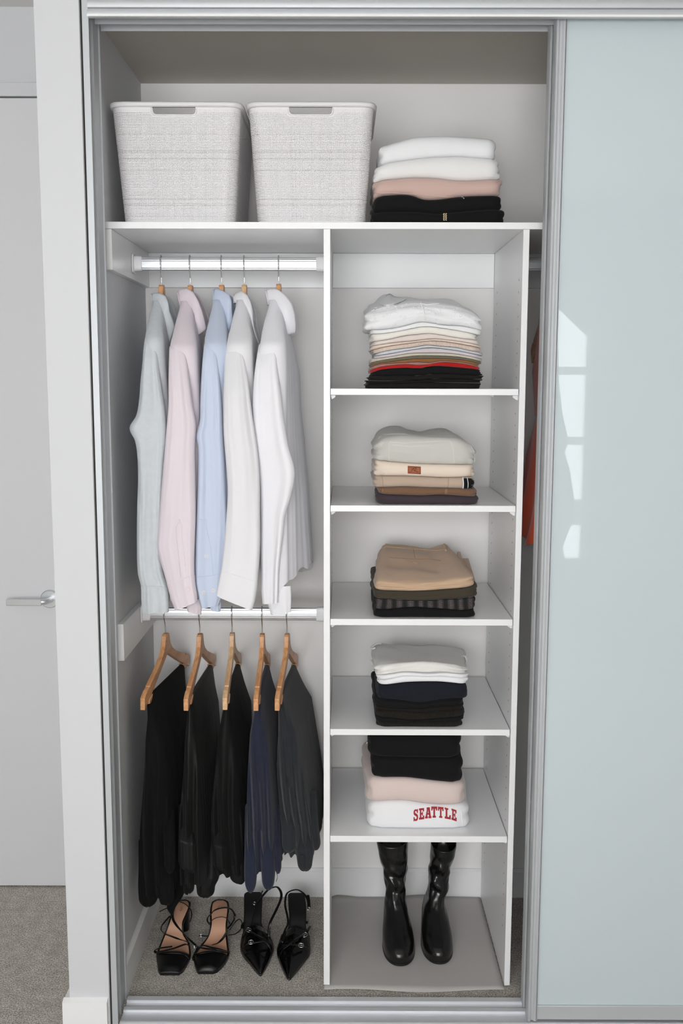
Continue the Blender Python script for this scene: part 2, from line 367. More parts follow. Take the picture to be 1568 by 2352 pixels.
# peg holes: flat discs in two columns, the shade inside the holes put into their colour
m = MB()
for x, sx in ((RL, -1), (DR_, 1)):
    for y in (.05, .43):
        z = .16
        while z < 1.99:
            ok = all(not (a-.02 < z < b+.005) for a, b in SH)
            if ok:
                c = [(x+sx*.0003, y+.0024*math.cos(q*math.pi/4), z+.0024*math.sin(q*math.pi/4)) for q in range(8)]
                c2 = [(x-sx*.0001, p[1], p[2]) for p in c]
                m.rings([[Vector(p) for p in c2], [Vector(p) for p in c]], False, True)
            z += .032
o = m.build('peg_hole', mat('peg_hole_shade', (120, 112, 104), .8), tw); o['kind'] = 'stuff'

# hanging rails
def find_y(px, py, X):
    lo, hi = -.1, .6
    for _ in range(40):
        mid = (lo+hi)/2
        if P(px, py, mid).x > X: lo = mid      # left of centre: deeper -> more negative
        else: hi = mid
    return (lo+hi)/2
RY1 = .255
def rail(z0, z1, y, x0, x1, label, lbl2):
    zc, h = (z0+z1)/2, (z1-z0)/2
    t = thing('hanging_rail', label, 'clothes rail', ((x0+x1)/2, y, z0), 'hanging rails')
    prof = []
    n = 64
    for i in range(n):
        a = 2*math.pi*i/n; yy = .0085*math.copysign(abs(math.cos(a))**.7, math.cos(a)); zz = h*math.copysign(abs(math.sin(a))**.8, math.sin(a))
        fl = 0
        if abs(math.cos(a)) > .45: fl = .0009*abs(math.sin(zz/h*math.pi*3.5))
        prof.append((y+yy-math.copysign(fl, yy), zc+zz))
    MB().prism(prof, 'x', x0+.012, x1-.006).build('tube', M_alu2, t, smooth=True, auto=60)
    for xa, s in ((x0, 1), (x1, -1)):
        m = MB()
        def ring(x, k, kz): return [Vector((x, y+k*math.copysign(abs(math.cos(a))**.5, math.cos(a)), zc+kz*math.copysign(abs(math.sin(a))**.5, math.sin(a)))) for a in [2*math.pi*i/32 for i in range(32)]]
        m.rings([ring(xa, .019, h+.008), ring(xa+s*.004, .019, h+.008), ring(xa+s*.005, .0135, h+.003), ring(xa+s*.022, .0125, h+.0018), ring(xa+s*.026, .011, h+.001)])
        m.build('end_bracket', M_plastic, t, smooth=True, auto=35)
    return t
z1a, z1b = P(500, 622, RY1).z, P(500, 590.5, RY1).z
r1 = rail(z1a, z1b, RY1, WL+.0175, DL-.0005, 'fluted oval aluminium clothes rail carrying the shirts', 0)
z2a, z2b = P(500, 1424, RY1).z, P(500, 1399, RY1).z
z2b = z2a+(z1b-z1a)
r2 = rail(z2a, z2b, RY1, WL+.0175, DL-.0005, 'lower oval clothes rail carrying the wooden trouser hangers', 0)
yc2 = find_y(284, 1480, WL+.016)
za, zb2 = P(284, 1434, yc2).z, P(284, 1518, yc2).z
MB().box(WL+.0005, WL+.0165, yc2, BK-.001, zb2, za).build('support_board', M_gloss, r2, bevel=.001)
# rail behind the glass doors
r3 = rail(z1a, z1b, RY1, RR+.0005, XR-.001, 'oval clothes rail in the dark bay right of the shelf tower', 0)
# floor mat under the tower
mm = MB(); nx, ny = 30, 24; vs = []; fs = []
for j in range(ny+1):
    for i in range(nx+1):
        u, v = i/nx, j/ny
        x = DL+.001+u*(RL-.004-DL); y = -.019+v*(.492+.019)
        if v < .01: y += .006*math.sin(u*math.pi)*-1+.004*math.sin(u*9)
        z = .0035+.0015*math.sin(u*7+v*3)
        if v > .93: z += .006*max(0, math.sin(u*11+1))*(v-.93)/.07
        if x < DR_+.001 or x > RL-.001: z = .0032
        vs.append((x, y, z))
for j in range(ny):
    for i in range(nx): a = j*(nx+1)+i; fs.append((a, a+1, a+nx+2, a+nx+1))
fm = MB().add(vs, fs).build('floor_mat', M_mat, None, smooth=True, solid=.002)
tag(fm, 'thin grey woven plastic mat under the boots in the shelf tower', 'floor mat')

# ------------------------------------------------------------------ storage baskets
def basket_mat():
    m = bpy.data.materials.new('basket_mesh_plastic'); m.use_nodes = True; nt = m.node_tree; N = nt.nodes; L = nt.links
    b = N['Principled BSDF']; b.inputs['Base Color'].default_value = (*lin((229, 227, 228)), 1); b.inputs['Roughness'].default_value = .45
    uv = N.new('ShaderNodeUVMap'); sep = N.new('ShaderNodeSeparateXYZ'); L.new(uv.outputs[0], sep.inputs[0])
    def M(op, a, b_=None, c=None):
        n = N.new('ShaderNodeMath'); n.operation = op
        for i, v in enumerate((a, b_, c)):
            if v is None: continue
            if isinstance(v, (int, float)): n.inputs[i].default_value = v
            else: L.new(v, n.inputs[i])
        return n.outputs[0]
    U, V = sep.outputs[0], sep.outputs[1]
    fu, fv = M('FRACT', U), M('FRACT', V)
    cu, cv = M('ABSOLUTE', M('SUBTRACT', fu, .5)), M('ABSOLUTE', M('SUBTRACT', fv, .5))
    def row(x, sd):
        wn = N.new('ShaderNodeTexWhiteNoise'); wn.noise_dimensions = '1D'; L.new(M('ADD', M('FLOOR', x), sd), wn.inputs['W']); return wn.outputs[0]
    big = M('MULTIPLY', M('POWER', row(V, 3.3), 8), .12); bigu = M('MULTIPLY', M('POWER', row(U, 7.1), 3), .07)
    hu = M('ADD', M('ADD', .19, bigu), M('MULTIPLY', big, .3)); hv = M('ADD', .18, big)
    hole = M('MULTIPLY', M('LESS_THAN', cu, hu), M('LESS_THAN', cv, hv))
    at = N.new('ShaderNodeAttribute'); at.attribute_name = 'perf'; hole = M('MULTIPLY', hole, M('GREATER_THAN', at.outputs['Fac'], .5))
    tr_ = N.new('ShaderNodeBsdfTransparent'); mx = N.new('ShaderNodeMixShader'); L.new(hole, mx.inputs[0]); L.new(b.outputs[0], mx.inputs[1]); L.new(tr_.outputs[0], mx.inputs[2])
    L.new(mx.outputs[0], N['Material Output'].inputs[0]); return m
M_bmesh = basket_mat(); M_bplas = mat('basket_plastic', (229, 227, 228), .4)
def rrect(hx, hy, r, n=9):
    pts = []
    for cx, cy, a0 in ((hx-r, hy-r, 0), (-hx+r, hy-r, 90), (-hx+r, -hy+r, 180), (hx-r, -hy+r, 270)):
        for i in range(n): a = R(a0+90*i/(n-1)); pts.append((cx+r*math.cos(a), cy+r*math.sin(a)))
    return pts
def resample(poly, n):
    poly = poly+[poly[0]]; d = [0]
    for a, b in zip(poly, poly[1:]): d.append(d[-1]+math.dist(a, b))
    out = []
    for i in range(n):
        t = d[-1]*i/n
        for k in range(len(d)-1):
            if t <= d[k+1]+1e-9: q = (t-d[k])/(d[k+1]-d[k]) if d[k+1] > d[k] else 0; out.append((lerp(poly[k][0], poly[k+1][0], q), lerp(poly[k][1], poly[k+1][1], q))); break
    return out, d[-1]
def basket(px_top, px_bot, label, slot):
    yt, yb = .012, .036
    zt = P(px_top[0], 232, yt).z; z0 = TST+.0008; H = zt-z0
    xt0, xt1 = P(px_top[0], 232, yt).x, P(px_top[1], 232, yt).x
    xb0, xb1 = P(px_bot[0], 508, yb).x, P(px_bot[1], 508, yb).x
    cx = (xt0+xt1+xb0+xb1)/4; depth_t, depth_b = .40, .35; cy = yt+depth_t/2
    root = thing('storage_basket', label, 'basket', (cx, cy, z0), 'white storage baskets')
    root_loc = Vector((cx, cy, z0))
    nP, nZ = 340, 74
    def ring(t):
        hx = lerp((xb1-xb0)/2, (xt1-xt0)/2-.008, t**1.02); hy = lerp(depth_b/2, depth_t/2-.008, t); r = .030
        c = lerp((xb0+xb1)/2, (xt0+xt1)/2, t)
        # start at the back middle so that the seam is hidden
        pts = rrect(hx, hy, r); pts, L_ = resample(pts, nP)
        return [(c+p[0], cy+p[1]) for p in pts], L_
    zs = [lerp(0, H-.004, k/nZ) for k in range(nZ+1)]
    # slot on the front face
    sx0, sx1, sz1, sz0 = P(slot[0], 240, yt).x, P(slot[1], 240, yt).x, P(slot[0], 240, yt).z, P(slot[0], 262, yt).z
    rr_ = .011
    def in_slot(x, y, z, g=0.):
        if y > cy-.1: return False
        if not (sx0-g < x < sx1+g and sz0-g < z < sz1+g): return False
        for qx in (sx0+rr_, sx1-rr_):
            if (x-qx)*(1 if qx < (sx0+sx1)/2 else -1) < 0 and z < sz0+rr_ and math.hypot(x-qx, z-sz0-rr_) > rr_+g: return False
        return True
    def shell(off, name):
        m = bpy.data.meshes.new(name); V = []; Fc = []; UV = []; PF = []
        for k, z in enumerate(zs):
            pts, L_ = ring(z/H)
            c0 = Vector((sum(p[0] for p in pts)/nP, cy))
            for p in pts:
                d = Vector((p[0]-c0.x, p[1]-cy)); d.normalize()
                V.append(Vector((p[0]-d.x*off, p[1]-d.y*off, z0+z)))
        for k in range(nZ):
            for j in range(nP):
                a, b_, c, d = k*nP+j, k*nP+(j+1) % nP, (k+1)*nP+(j+1) % nP, (k+1)*nP+j
                mid = (V[a]+V[c])/2
                if in_slot(mid.x, mid.y, mid.z): continue
                Fc.append((a, b_, c, d))
                up_ = zs[k+1] < H-.024 and zs[k] > .008
                UV.append([(j*L_/nP/.0041, zs[k]/.0040), ((j+1)*L_/nP/.0041, zs[k]/.0040), ((j+1)*L_/nP/.0041, zs[k+1]/.0040), (j*L_/nP/.0041, zs[k+1]/.0040)])
                hx = (xt1-xt0)/2
                PF.append(1. if up_ and not in_slot(mid.x, mid.y, mid.z, .006) else 0.)
        m.from_pydata([v-root_loc for v in V], [], Fc)
        uvl = m.uv_layers.new(name='UVMap')
        uvl.data.foreach_set('uv', [q for f in UV for c in f for q in c])
        at = m.attributes.new('perf', 'FLOAT', 'FACE'); at.data.foreach_set('value', PF)
        for p in m.polygons: p.use_smooth = True
        m.materials.append(M_bmesh); o = bpy.data.objects.new(name, m); COL.objects.link(o); o.parent = root; return o
    shell(0, 'woven_wall')
    pts, _ = ring(0); MB().rings([[Vector((p[0], p[1], z0)) for p in pts], [Vector((p[0], p[1], z0+.003)) for p in pts]]).build('base', M_bplas, root)
    # rolled rim
    rm = MB(); rings = []
    for (g, dz) in ((-.003, -.010), (.004, -.009), (.0068, -.005), (.0075, 0), (.005, .0028), (.0, .003), (-.003, 0), (-.003, -.010)):
        pts, _ = ring(1.0); c0 = (xt0+xt1)/2; out = []
        for p in pts:
            d = Vector((p[0]-c0, p[1]-cy)); s = Vector((math.copysign(1, d.x) if abs(d.x) > (xt1-xt0)/2-.04 else 0, math.copysign(1, d.y) if abs(d.y) > depth_t/2-.04 else 0))
            if s.length == 0: s = d
            s.normalize(); out.append(Vector((p[0]+s.x*g, p[1]+s.y*g, z0+H-.003+dz)))
        rings.append(out)
    rm.rings(rings, False, False); rm.build('rim', M_bplas, root, smooth=True)
    # raised edge round the handle slot
    e = []
    for x, z in [(sx0, sz1), (sx1, sz1), (sx1, sz0+rr_)]+[(sx1-rr_+rr_*math.cos(a), sz0+rr_-rr_*math.sin(a)) for a in (R(22), R(45), R(68), R(90))]+[(sx0+rr_-rr_*math.sin(a), sz0+rr_-rr_*math.cos(a)) for a in (0, R(22), R(45), R(68), R(90))]:
        t = (z-z0)/H; yy = cy-lerp(depth_b/2, depth_t/2-.008, t); e.append((x, yy+.0005, z))
    MB().tube(e, .003, .0024, 8, up=(0, 1, 0), closed=True).build('handle_slot_edge', M_bplas, root, smooth=True)
    # slot on the far side is left plain; return
    return root
basket((243, 558), (283, 539), 'white woven plastic storage basket at the left, beside the wardrobe wall', (347, 449))
basket((560, 867), (590, 839), 'white woven plastic storage basket on the right, beside the folded sweatshirts', (662, 764))
# ------------------------------------------------------------------ folded clothes
def cloth(name, c, bump=('weave', 220, .25, .0006), rough=.9, sheen=.25, var=.0): return mat(name, c, rough, bump=bump, sheen=sheen, var=var, spec=.2)
C_white = cloth('white_cotton', (238, 238, 240), ('noise', 420, .2, .0006))
C_white2 = cloth('soft_white_fleece', (236, 235, 234), ('noise', 300, .25, .0008))
C_black = cloth('black_cotton', (19, 19, 20), ('noise', 400, .3, .0006), sheen=.04)
C_black2 = cloth('faded_black_jersey', (25, 23, 21), ('noise', 400, .3, .0006), sheen=.04)
C_blackrib = cloth('black_rib', (33, 29, 25), ('rib', 130, .8, .001), sheen=.05)
C_pink = cloth('dusty_pink_fleece', (205, 176, 166), ('noise', 350, .25, .0007))
C_pinkp = cloth('pale_pink_fleece', (220, 202, 196), ('noise', 350, .25, .0007))
C_cream = cloth('cream_cotton', (236, 232, 224), ('rib', 150, .2, .0004))
C_offw = cloth('off_white_cotton', (236, 236, 236))
C_blush = cloth('blush_jersey', (224, 212, 206)); C_peach = cloth('light_peach_jersey', (226, 207, 192)); C_peachr = cloth('peach_rib', (218, 198, 186), ('rib', 120, .6, .001))
C_marl = mat('grey_blue_marl', (196, 201, 208), .9, var=.14, extra={'vscale': 240}, bump=('noise', 300, .3, .0006))
C_lav = cloth('lavender_grey_jersey', (205, 196, 200)); C_stone = cloth('stone_jersey', (196, 190, 176)); C_taupe = cloth('olive_taupe_jersey', (112, 102, 84))
C_must = cloth('mustard_brown_jersey', (140, 96, 54)); C_rose = cloth('old_rose_jersey', (168, 118, 110)); C_red = cloth('red_jersey', (172, 26, 24))
C_sage = cloth('pale_sage_denim', (204, 202, 196), ('twill', 240, .3, .0005)); C_sand = cloth('cream_denim', (232, 216, 200), ('twill', 240, .25, .0005))
C_khaki = cloth('khaki_twill', (188, 168, 150), ('twill', 240, .3, .0005)); C_brown = cloth('brown_canvas', (122, 92, 70), ('twill', 240, .3, .0005))
C_plum = cloth('dark_plum_cotton', (66, 56, 62), ('twill', 240, .3, .0005), sheen=.1); C_tan = cloth('tan_chino', (200, 170, 142), ('twill', 240, .25, .0005))
C_olive = cloth('dark_olive_cotton', (66, 60, 50), ('twill', 240, .3, .0005), sheen=.1); C_navyk = cloth('navy_knit', (28, 31, 40), ('noise', 500, .8, .0015), sheen=.05)
C_ribw = cloth('white_rib', (232, 230, 226), ('rib', 62, .3, .0004))
C_eyelet = mat('white_eyelet_cotton', (236, 236, 238), .9, bump=('noise', 130, .35, .002), sheen=.2, spec=.2)
C_stitch = mat('off_white_stitching', (228, 226, 216), .8); C_stitchb = mat('tan_stitching', (168, 140, 112), .8)
M_leatherp = mat('tan_leather_patch', (160, 88, 56), .6, bump=('noise', 300, .2, .0005)); M_burn = mat('burnt_leather_mark', (92, 44, 28), .7)
M_logo = mat('white_embroidery', (225, 225, 228), .7); M_redl = mat('crimson_embroidery', (170, 40, 52), .7, bump=('rib', 300, .5, .0005))
M_brass = mat('brass_teeth', (190, 170, 135), .35, .8)
def check_mat():
    m = bpy.data.materials.new('black_check_wool'); m.use_nodes = True; nt = m.node_tree; N = nt.nodes; L = nt.links; b = N['Principled BSDF']; b.inputs['Roughness'].default_value = .95
    tc = N.new('ShaderNodeTexCoord'); mp = N.new('ShaderNodeMapping'); mp.inputs['Scale'].default_value = (1, .6, 1); L.new(tc.outputs['Object'], mp.inputs[0])
    fac = None
    for d, sc in (('X', 125), ('Z', 95)):
        t = N.new('ShaderNodeTexWave'); t.bands_direction = d; t.inputs['Scale'].default_value = sc; t.inputs['Distortion'].default_value = 2.2; t.inputs['Detail Scale'].default_value = 2; L.new(mp.outputs[0], t.inputs['Vector'])
        if fac is None: fac = t.outputs['Fac']
        else:
            mu = N.new('ShaderNodeMath'); mu.operation = 'MULTIPLY'; L.new(fac, mu.inputs[0]); L.new(t.outputs['Fac'], mu.inputs[1]); fac = mu.outputs[0]
    t = N.new('ShaderNodeTexWave'); t.bands_direction = 'X'; t.inputs['Scale'].default_value = 11; t.inputs['Distortion'].default_value = 3; L.new(mp.outputs[0], t.inputs['Vector'])
    mu = N.new('ShaderNodeMath'); mu.operation = 'MULTIPLY'; L.new(fac, mu.inputs[0]); L.new(t.outputs['Fac'], mu.inputs[1])
    r = N.new('ShaderNodeValToRGB'); e = r.color_ramp.elements; e[0].position = .1; e[0].color = (*lin((24, 23, 24)), 1); e[1].position = .8; e[1].color = (*lin((150, 140, 138)), 1)
    L.new(mu.outputs[0], r.inputs[0]); L.new(r.outputs[0], b.inputs['Base Color']); return m
C_check = check_mat()

def srr(a, b, r, n):                                   # rounded rectangle outline, n points, starts at the back
    pts, _ = resample(rrect(a, b, min(r, a*.95, b*.95), 8), n); return pts
BOUND = {}; KEEP = []
def folded(name, label, group, m, xr, bot, top, z_rest=None, yf=.02, depth=.30, back=None, xback=None, plies=2, fplies=1, wr=.0025, seed=0, rad=None, parts=None, R0=.03, top_free=False):
    """One folded garment. bot/top: px polylines of the lower/upper edge of its front at plane yf (lists of (px,py)).
    back: px polyline of the upper edge of its back, at plane yf+depth. xback: px x-range at the back."""
    rnd = random.Random(seed*7+3)
    xl, xr_ = P(xr[0], 0+top[0][1], yf).x, P(xr[1], top[-1][1], yf).x
    yb = yf+depth; yref = round(yf, 2)
    tab = []
    for i in range(121):
        px = lerp(top[0][0]-4, top[-1][0]+4, i/120); q = P(px, sinterp(top, px), yref); tab.append((q.x, q.z))
    lowf = (lambda X: z_rest) if bot is None else BOUND[id(bot)]
    tx, tz = [q[0] for q in tab], [q[1] for q in tab]
    def topf(X, lowf=lowf):
        X = min(max(X, tx[0]), tx[-1]); i = min(int((X-tx[0])/(tx[-1]-tx[0])*120), 119)
        while i > 0 and tx[i] > X: i -= 1
        while i < 119 and tx[i+1] < X: i += 1
        return max(lerp(tz[i], tz[i+1], (X-tx[i])/(tx[i+1]-tx[i])), (z_rest if bot is None else lowf(X))+.003)
    BOUND[id(top)] = topf; KEEP.append(top)
    T = [(lowf(lerp(xl, xr_, i/40)), topf(lerp(xl, xr_, i/40))) for i in range(41)]
    BT = None
    if back:
        BT = []
        for i in range(41):
            px = lerp(back[0][0], back[-1][0], i/40); BT.append(P(px, sinterp(back, px), yb).z)
        def zbk(u): u = min(max(u, 0), 1)*40; i = min(int(u), 39); return lerp(BT[i], BT[i+1], u-i)
    xbl, xbr = (xl, xr_) if not xback else (P(xback[0], top[0][1], yb).x, P(xback[1], top[-1][1], yb).x)
    nP = 150; cy = yf+depth/2; hb = depth/2
    base = srr(1, hb, .0001, nP) if False else srr((xr_-xl)/2, hb, R0, nP)
    th0 = sum(b-a for a, b in T)/41
    ny = 9+2*max(plies, 1)
    def zX(X, k): return topf(X) if k else lowf(X)
    def pos(p, k, zfun_s, inset=0.):
        # p = base outline point, k = scale toward centre
        x, y = p[0]*k, p[1]*k
        v = (y+hb)/(2*hb); u = (x/((xr_-xl)/2)+1)/2
        X = lerp(lerp(xl, xr_, u), lerp(xbl, xbr, u), v); Y = cy+y
        a = zX(X, 0)+(0.0007 if bot is not None else 0); b = max(zX(X, 1), a+.0015)
        if BT: b = lerp(b, zbk(u), min(1, max(0, v))**.8)
        if bot is not None and back is None: pass
        return X, Y, a, b, u, v
    rings = []
    th = th0
    def side_ring(s, full=True):
        out = []
        for j, p in enumerate(base):
            isf = max(0, min(1, (-p[1]-hb+.03)/.03))     # 1 on the front face
            side = max(0, min(1, (abs(p[0])-(xr_-xl)/2+.03)/.03)) * (1-isf)
            n = fplies if isf > .5 else plies
            X, Y, a, b, u, v = pos(p, 1, s)
            h = b-a; r = min(h/2/n, .02)*(.85 if isf > .5 else .9)
            q = (s*n) % 1 if s < 1 else 1.0
            if s == 0: q = 0
            ins = r*(1-math.sqrt(max(0, 1-(2*q-1)**2)))
            if n > 1:
                pl = min(int(s*n), n-1); lim = 1.0 if (s*n < .5 or s*n > n-.5) else .55
                ins = ins*lim
                if isf < .5: ins += .0045*(fn(pl*3.1+seed, Y*14, 0, 1)+.1)+(.003*rnd_off[pl % len(rnd_off)])
                else: ins += .002*rnd_off[pl % len(rnd_off)]
            ins += .0022*fn(X*9+seed, Y*9, s*1.3, 1)
            if BT: ins += wr*min(1, s*3)*(.7*fn(X*16+seed, Y*9, s*2.2, 1)+.4*fn(X*34, seed, s*4.1, 1))
            dx, dy = p[0], p[1]
            nx_ = (math.copysign(1, dx) if abs(dx) > (xr_-xl)/2-R0 else 0)*1.0; ny_ = (math.copysign(1, dy) if abs(dy) > hb-R0 else 0)*1.0
            if nx_ and ny_:
                ex, ey = abs(dx)-((xr_-xl)/2-R0), abs(dy)-(hb-R0); l = math.hypot(ex, ey) or 1; nx_ *= ex/l; ny_ *= ey/l
            X -= nx_*ins; Y -= ny_*ins; a = zX(X, 0)+(.0007 if bot is not None else 0); b = max(zX(X, 1), a+.0015)
            if BT: b = lerp(b, zbk(u), min(1, max(0, v))**.8)
            out.append(Vector((X, Y, lerp(a, b, s))))
        return out
    rnd_off = [rnd.uniform(-1, 1) for _ in range(12)]
    # underside, side, top
    S = [0]+[i/ny for i in range(1, ny)]+[1.]
    sides = [side_ring(q_) for q_ in S]
    def cap(k, edge, top_):
        c = sum(edge, Vector())/len(edge); out = []
        for e in edge:
            X, Y = c.x+(e.x-c.x)*k, c.y+(e.y-c.y)*k
            a = lowf(X)+(.0007 if bot is not None else 0); b = max(topf(X), a+.0015)
            if top_:
                v = min(1, max(0, (Y-yf)/depth)); xa, xb = lerp(xl, xbl, v), lerp(xr_, xbr, v)
                if BT: b = lerp(b, zbk((X-xa)/(xb-xa)), v**.8)
                w = (wr if (BT or top_free) else 0)*(fn(X*7+seed*1.7, Y*9, seed, 1)+.5*fn(X*18, Y*16+seed, 2., 1))*(1-k**6)
                out.append(Vector((X, Y, max(b+w, a+.0012))))
            else: out.append(Vector((X, Y, a)))
        return out
    K_ = (.97, .93, .87, .8, .72, .63, .54, .45, .36, .27, .18, .1, .03)
    for k in reversed(K_): rings.append(cap(k, sides[0], False))
    rings += sides
    for k in K_: rings.append(cap(k, sides[-1], True))
    mb = MB().rings(rings)
    # keep stacked garments from biting into each other: nothing
    root = None
    cx = (xl+xr_)/2
    zc = min(a for a, b in T)
    if parts:
        root = thing(name, label, CATS.get(name, name.split('_')[-1]), (cx, cy, zc), group)
        o = mb.build('body', m, root, smooth=True)
    else:
        # one-mesh thing, origin at its base
        me_off = Vector((cx, cy, zc)); mb.v = [v-me_off for v in mb.v]
        o = mb.build(name, m, None, smooth=True); o.location = me_off; tag(o, label, CATS.get(name, name.split('_')[-1]), group); root = o
    bpy.context.view_layer.update()
    bv = BVHTree.FromPolygons([v for v in (mb.v if parts else [v+Vector((cx, cy, zc)) for v in mb.v])], mb.f)
    return root, bv
CATS = dict(folded_sweatshirt='sweatshirt', folded_hoodie='hoodie', folded_tshirt='t-shirt', folded_trousers='trousers', folded_tee='top', folded_camisole='top', folded_blouse='blouse', folded_shorts='shorts', folded_jumper='jumper', folded_jeans='jeans')
def hit(bv, px, py, off=.001):
    r = Vector(ray(px, py)).normalized(); h = bv.ray_cast(Vector(CAMP), r)
    if h[0] is None: return None
    n = h[1] if h[1].dot(r) < 0 else -h[1]
    return h[0]+n*off, n
def seam(bv, pts, root, m, name='stitching', w=.0007, n=8, off=.0002):
    """raised seam that follows the garment surface under the px polyline"""
    q = []
    dense = [(a[0]+(b[0]-a[0])*i/n, a[1]+(b[1]-a[1])*i/n) for a, b in zip(pts, pts[1:]) for i in range(n)]+[pts[-1]]
    for a in dense:
        h = hit(bv, a[0], a[1], off)
        if h and (not q or (h[0]-q[-1]).length < .05): q.append(h[0])
    if len(q) > 2: return MB().tube(q, w, w*.7, 6, up=(0, -1, .2)).build(name, m, root, smooth=True)
def dec(bv, polys, root, m, name, off=.0006, th=.0008):
    """flat shape(s) laid on the surface: each poly is a list of px points"""
    mb = MB()
    for poly in polys:
        a = [hit(bv, x, y, off+th) for x, y in poly]; b = [hit(bv, x, y, -.0005) for x, y in poly]
        if any(q is None for q in a): continue
        mb.rings([[q[0] for q in b], [q[0] for q in a]])
    return mb.build(name, m, root)

YS = .03
gtop = 'folded clothes on the long shelf'
TB = [(850, 508), (1165, 508)]
Zs = TST+.0006
c1 = [(854, 487), (900, 486), (960, 486), (1000, 490), (1040, 487), (1080, 483), (1120, 480), (1161, 479)]
c2 = [(857, 454), (870, 449), (900, 446), (930, 445), (950, 448), (965, 454), (980, 457), (1010, 456), (1040, 452), (1070, 449), (1100, 448), (1157, 447)]
c3 = [(857, 417), (870, 413), (900, 410), (930, 407), (970, 406), (1010, 408), (1040, 412), (1080, 413), (1120, 411), (1154, 409)]
c4 = [(860, 384), (875, 377), (900, 370), (930, 366), (970, 361), (1010, 358), (1060, 357), (1100, 360), (1149, 363)]
c5 = [(870, 332), (890, 329), (920, 320), (955, 311), (990, 309), (1020, 308), (1060, 310), (1100, 313), (1130, 315), (1143, 320)]
h1, b1 = folded('folded_hoodie', 'black zip hoodie at the bottom of the stack on the long shelf, zip teeth showing', gtop, C_black, (854, 1161), None, c1, Zs, yf=YS, depth=.33, seed=1, parts=True)
h2, b2 = folded('folded_sweatshirt', 'black sweatshirt with a tiny white mark, under the dusty pink one on the long shelf', gtop, C_black, (857, 1157), c1, c2, yf=YS, depth=.32, seed=2, parts=True)
h3, b3 = folded('folded_sweatshirt', 'dusty pink sweatshirt between white and black ones on the long shelf', gtop, C_pink, (857, 1154), c2, c3, yf=YS, depth=.32, seed=3, plies=3, parts=True)
h4, b4 = folded('folded_sweatshirt', 'white sweatshirt directly on the dusty pink one, second from the top of its stack', gtop, C_white2, (860, 1149), c3, c4, yf=YS, depth=.31, seed=4, plies=3)
h5, b5 = folded('folded_sweatshirt', 'thick white sweatshirt topmost of the stack beside the baskets', gtop, C_white, (870, 1143), c4, c5, yf=YS+.004, depth=.31, seed=5, plies=2, top_free=True)
# zip teeth
mb = MB()
for i in range(8):
    y = 489+i*2.4
    for dx in (-2.4, 2.4):
        h = hit(b1, 1021+dx+(i % 2)*.8, y, .0006)
        if h: mb.box(h[0].x-.0016, h[0].x+.0016, h[0].y-.0012, h[0].y+.001, h[0].z-.0008, h[0].z+.0008)
o = mb.build('zip_teeth', M_brass, h1); o['kind'] = 'stuff'
dec(b2, [[(1059, 452.5), (1061, 452.2), (1066, 456.2), (1064.6, 457)], [(1064, 455.5), (1067, 451.3), (1068.2, 452), (1065.4, 456.5)]], h2, M_logo, 'embroidered_mark')
seam(b3, [(862, 444), (900, 443), (950, 446), (1000, 451), (1040, 453)], h3, C_pink, 'hem_seam', w=.0012)

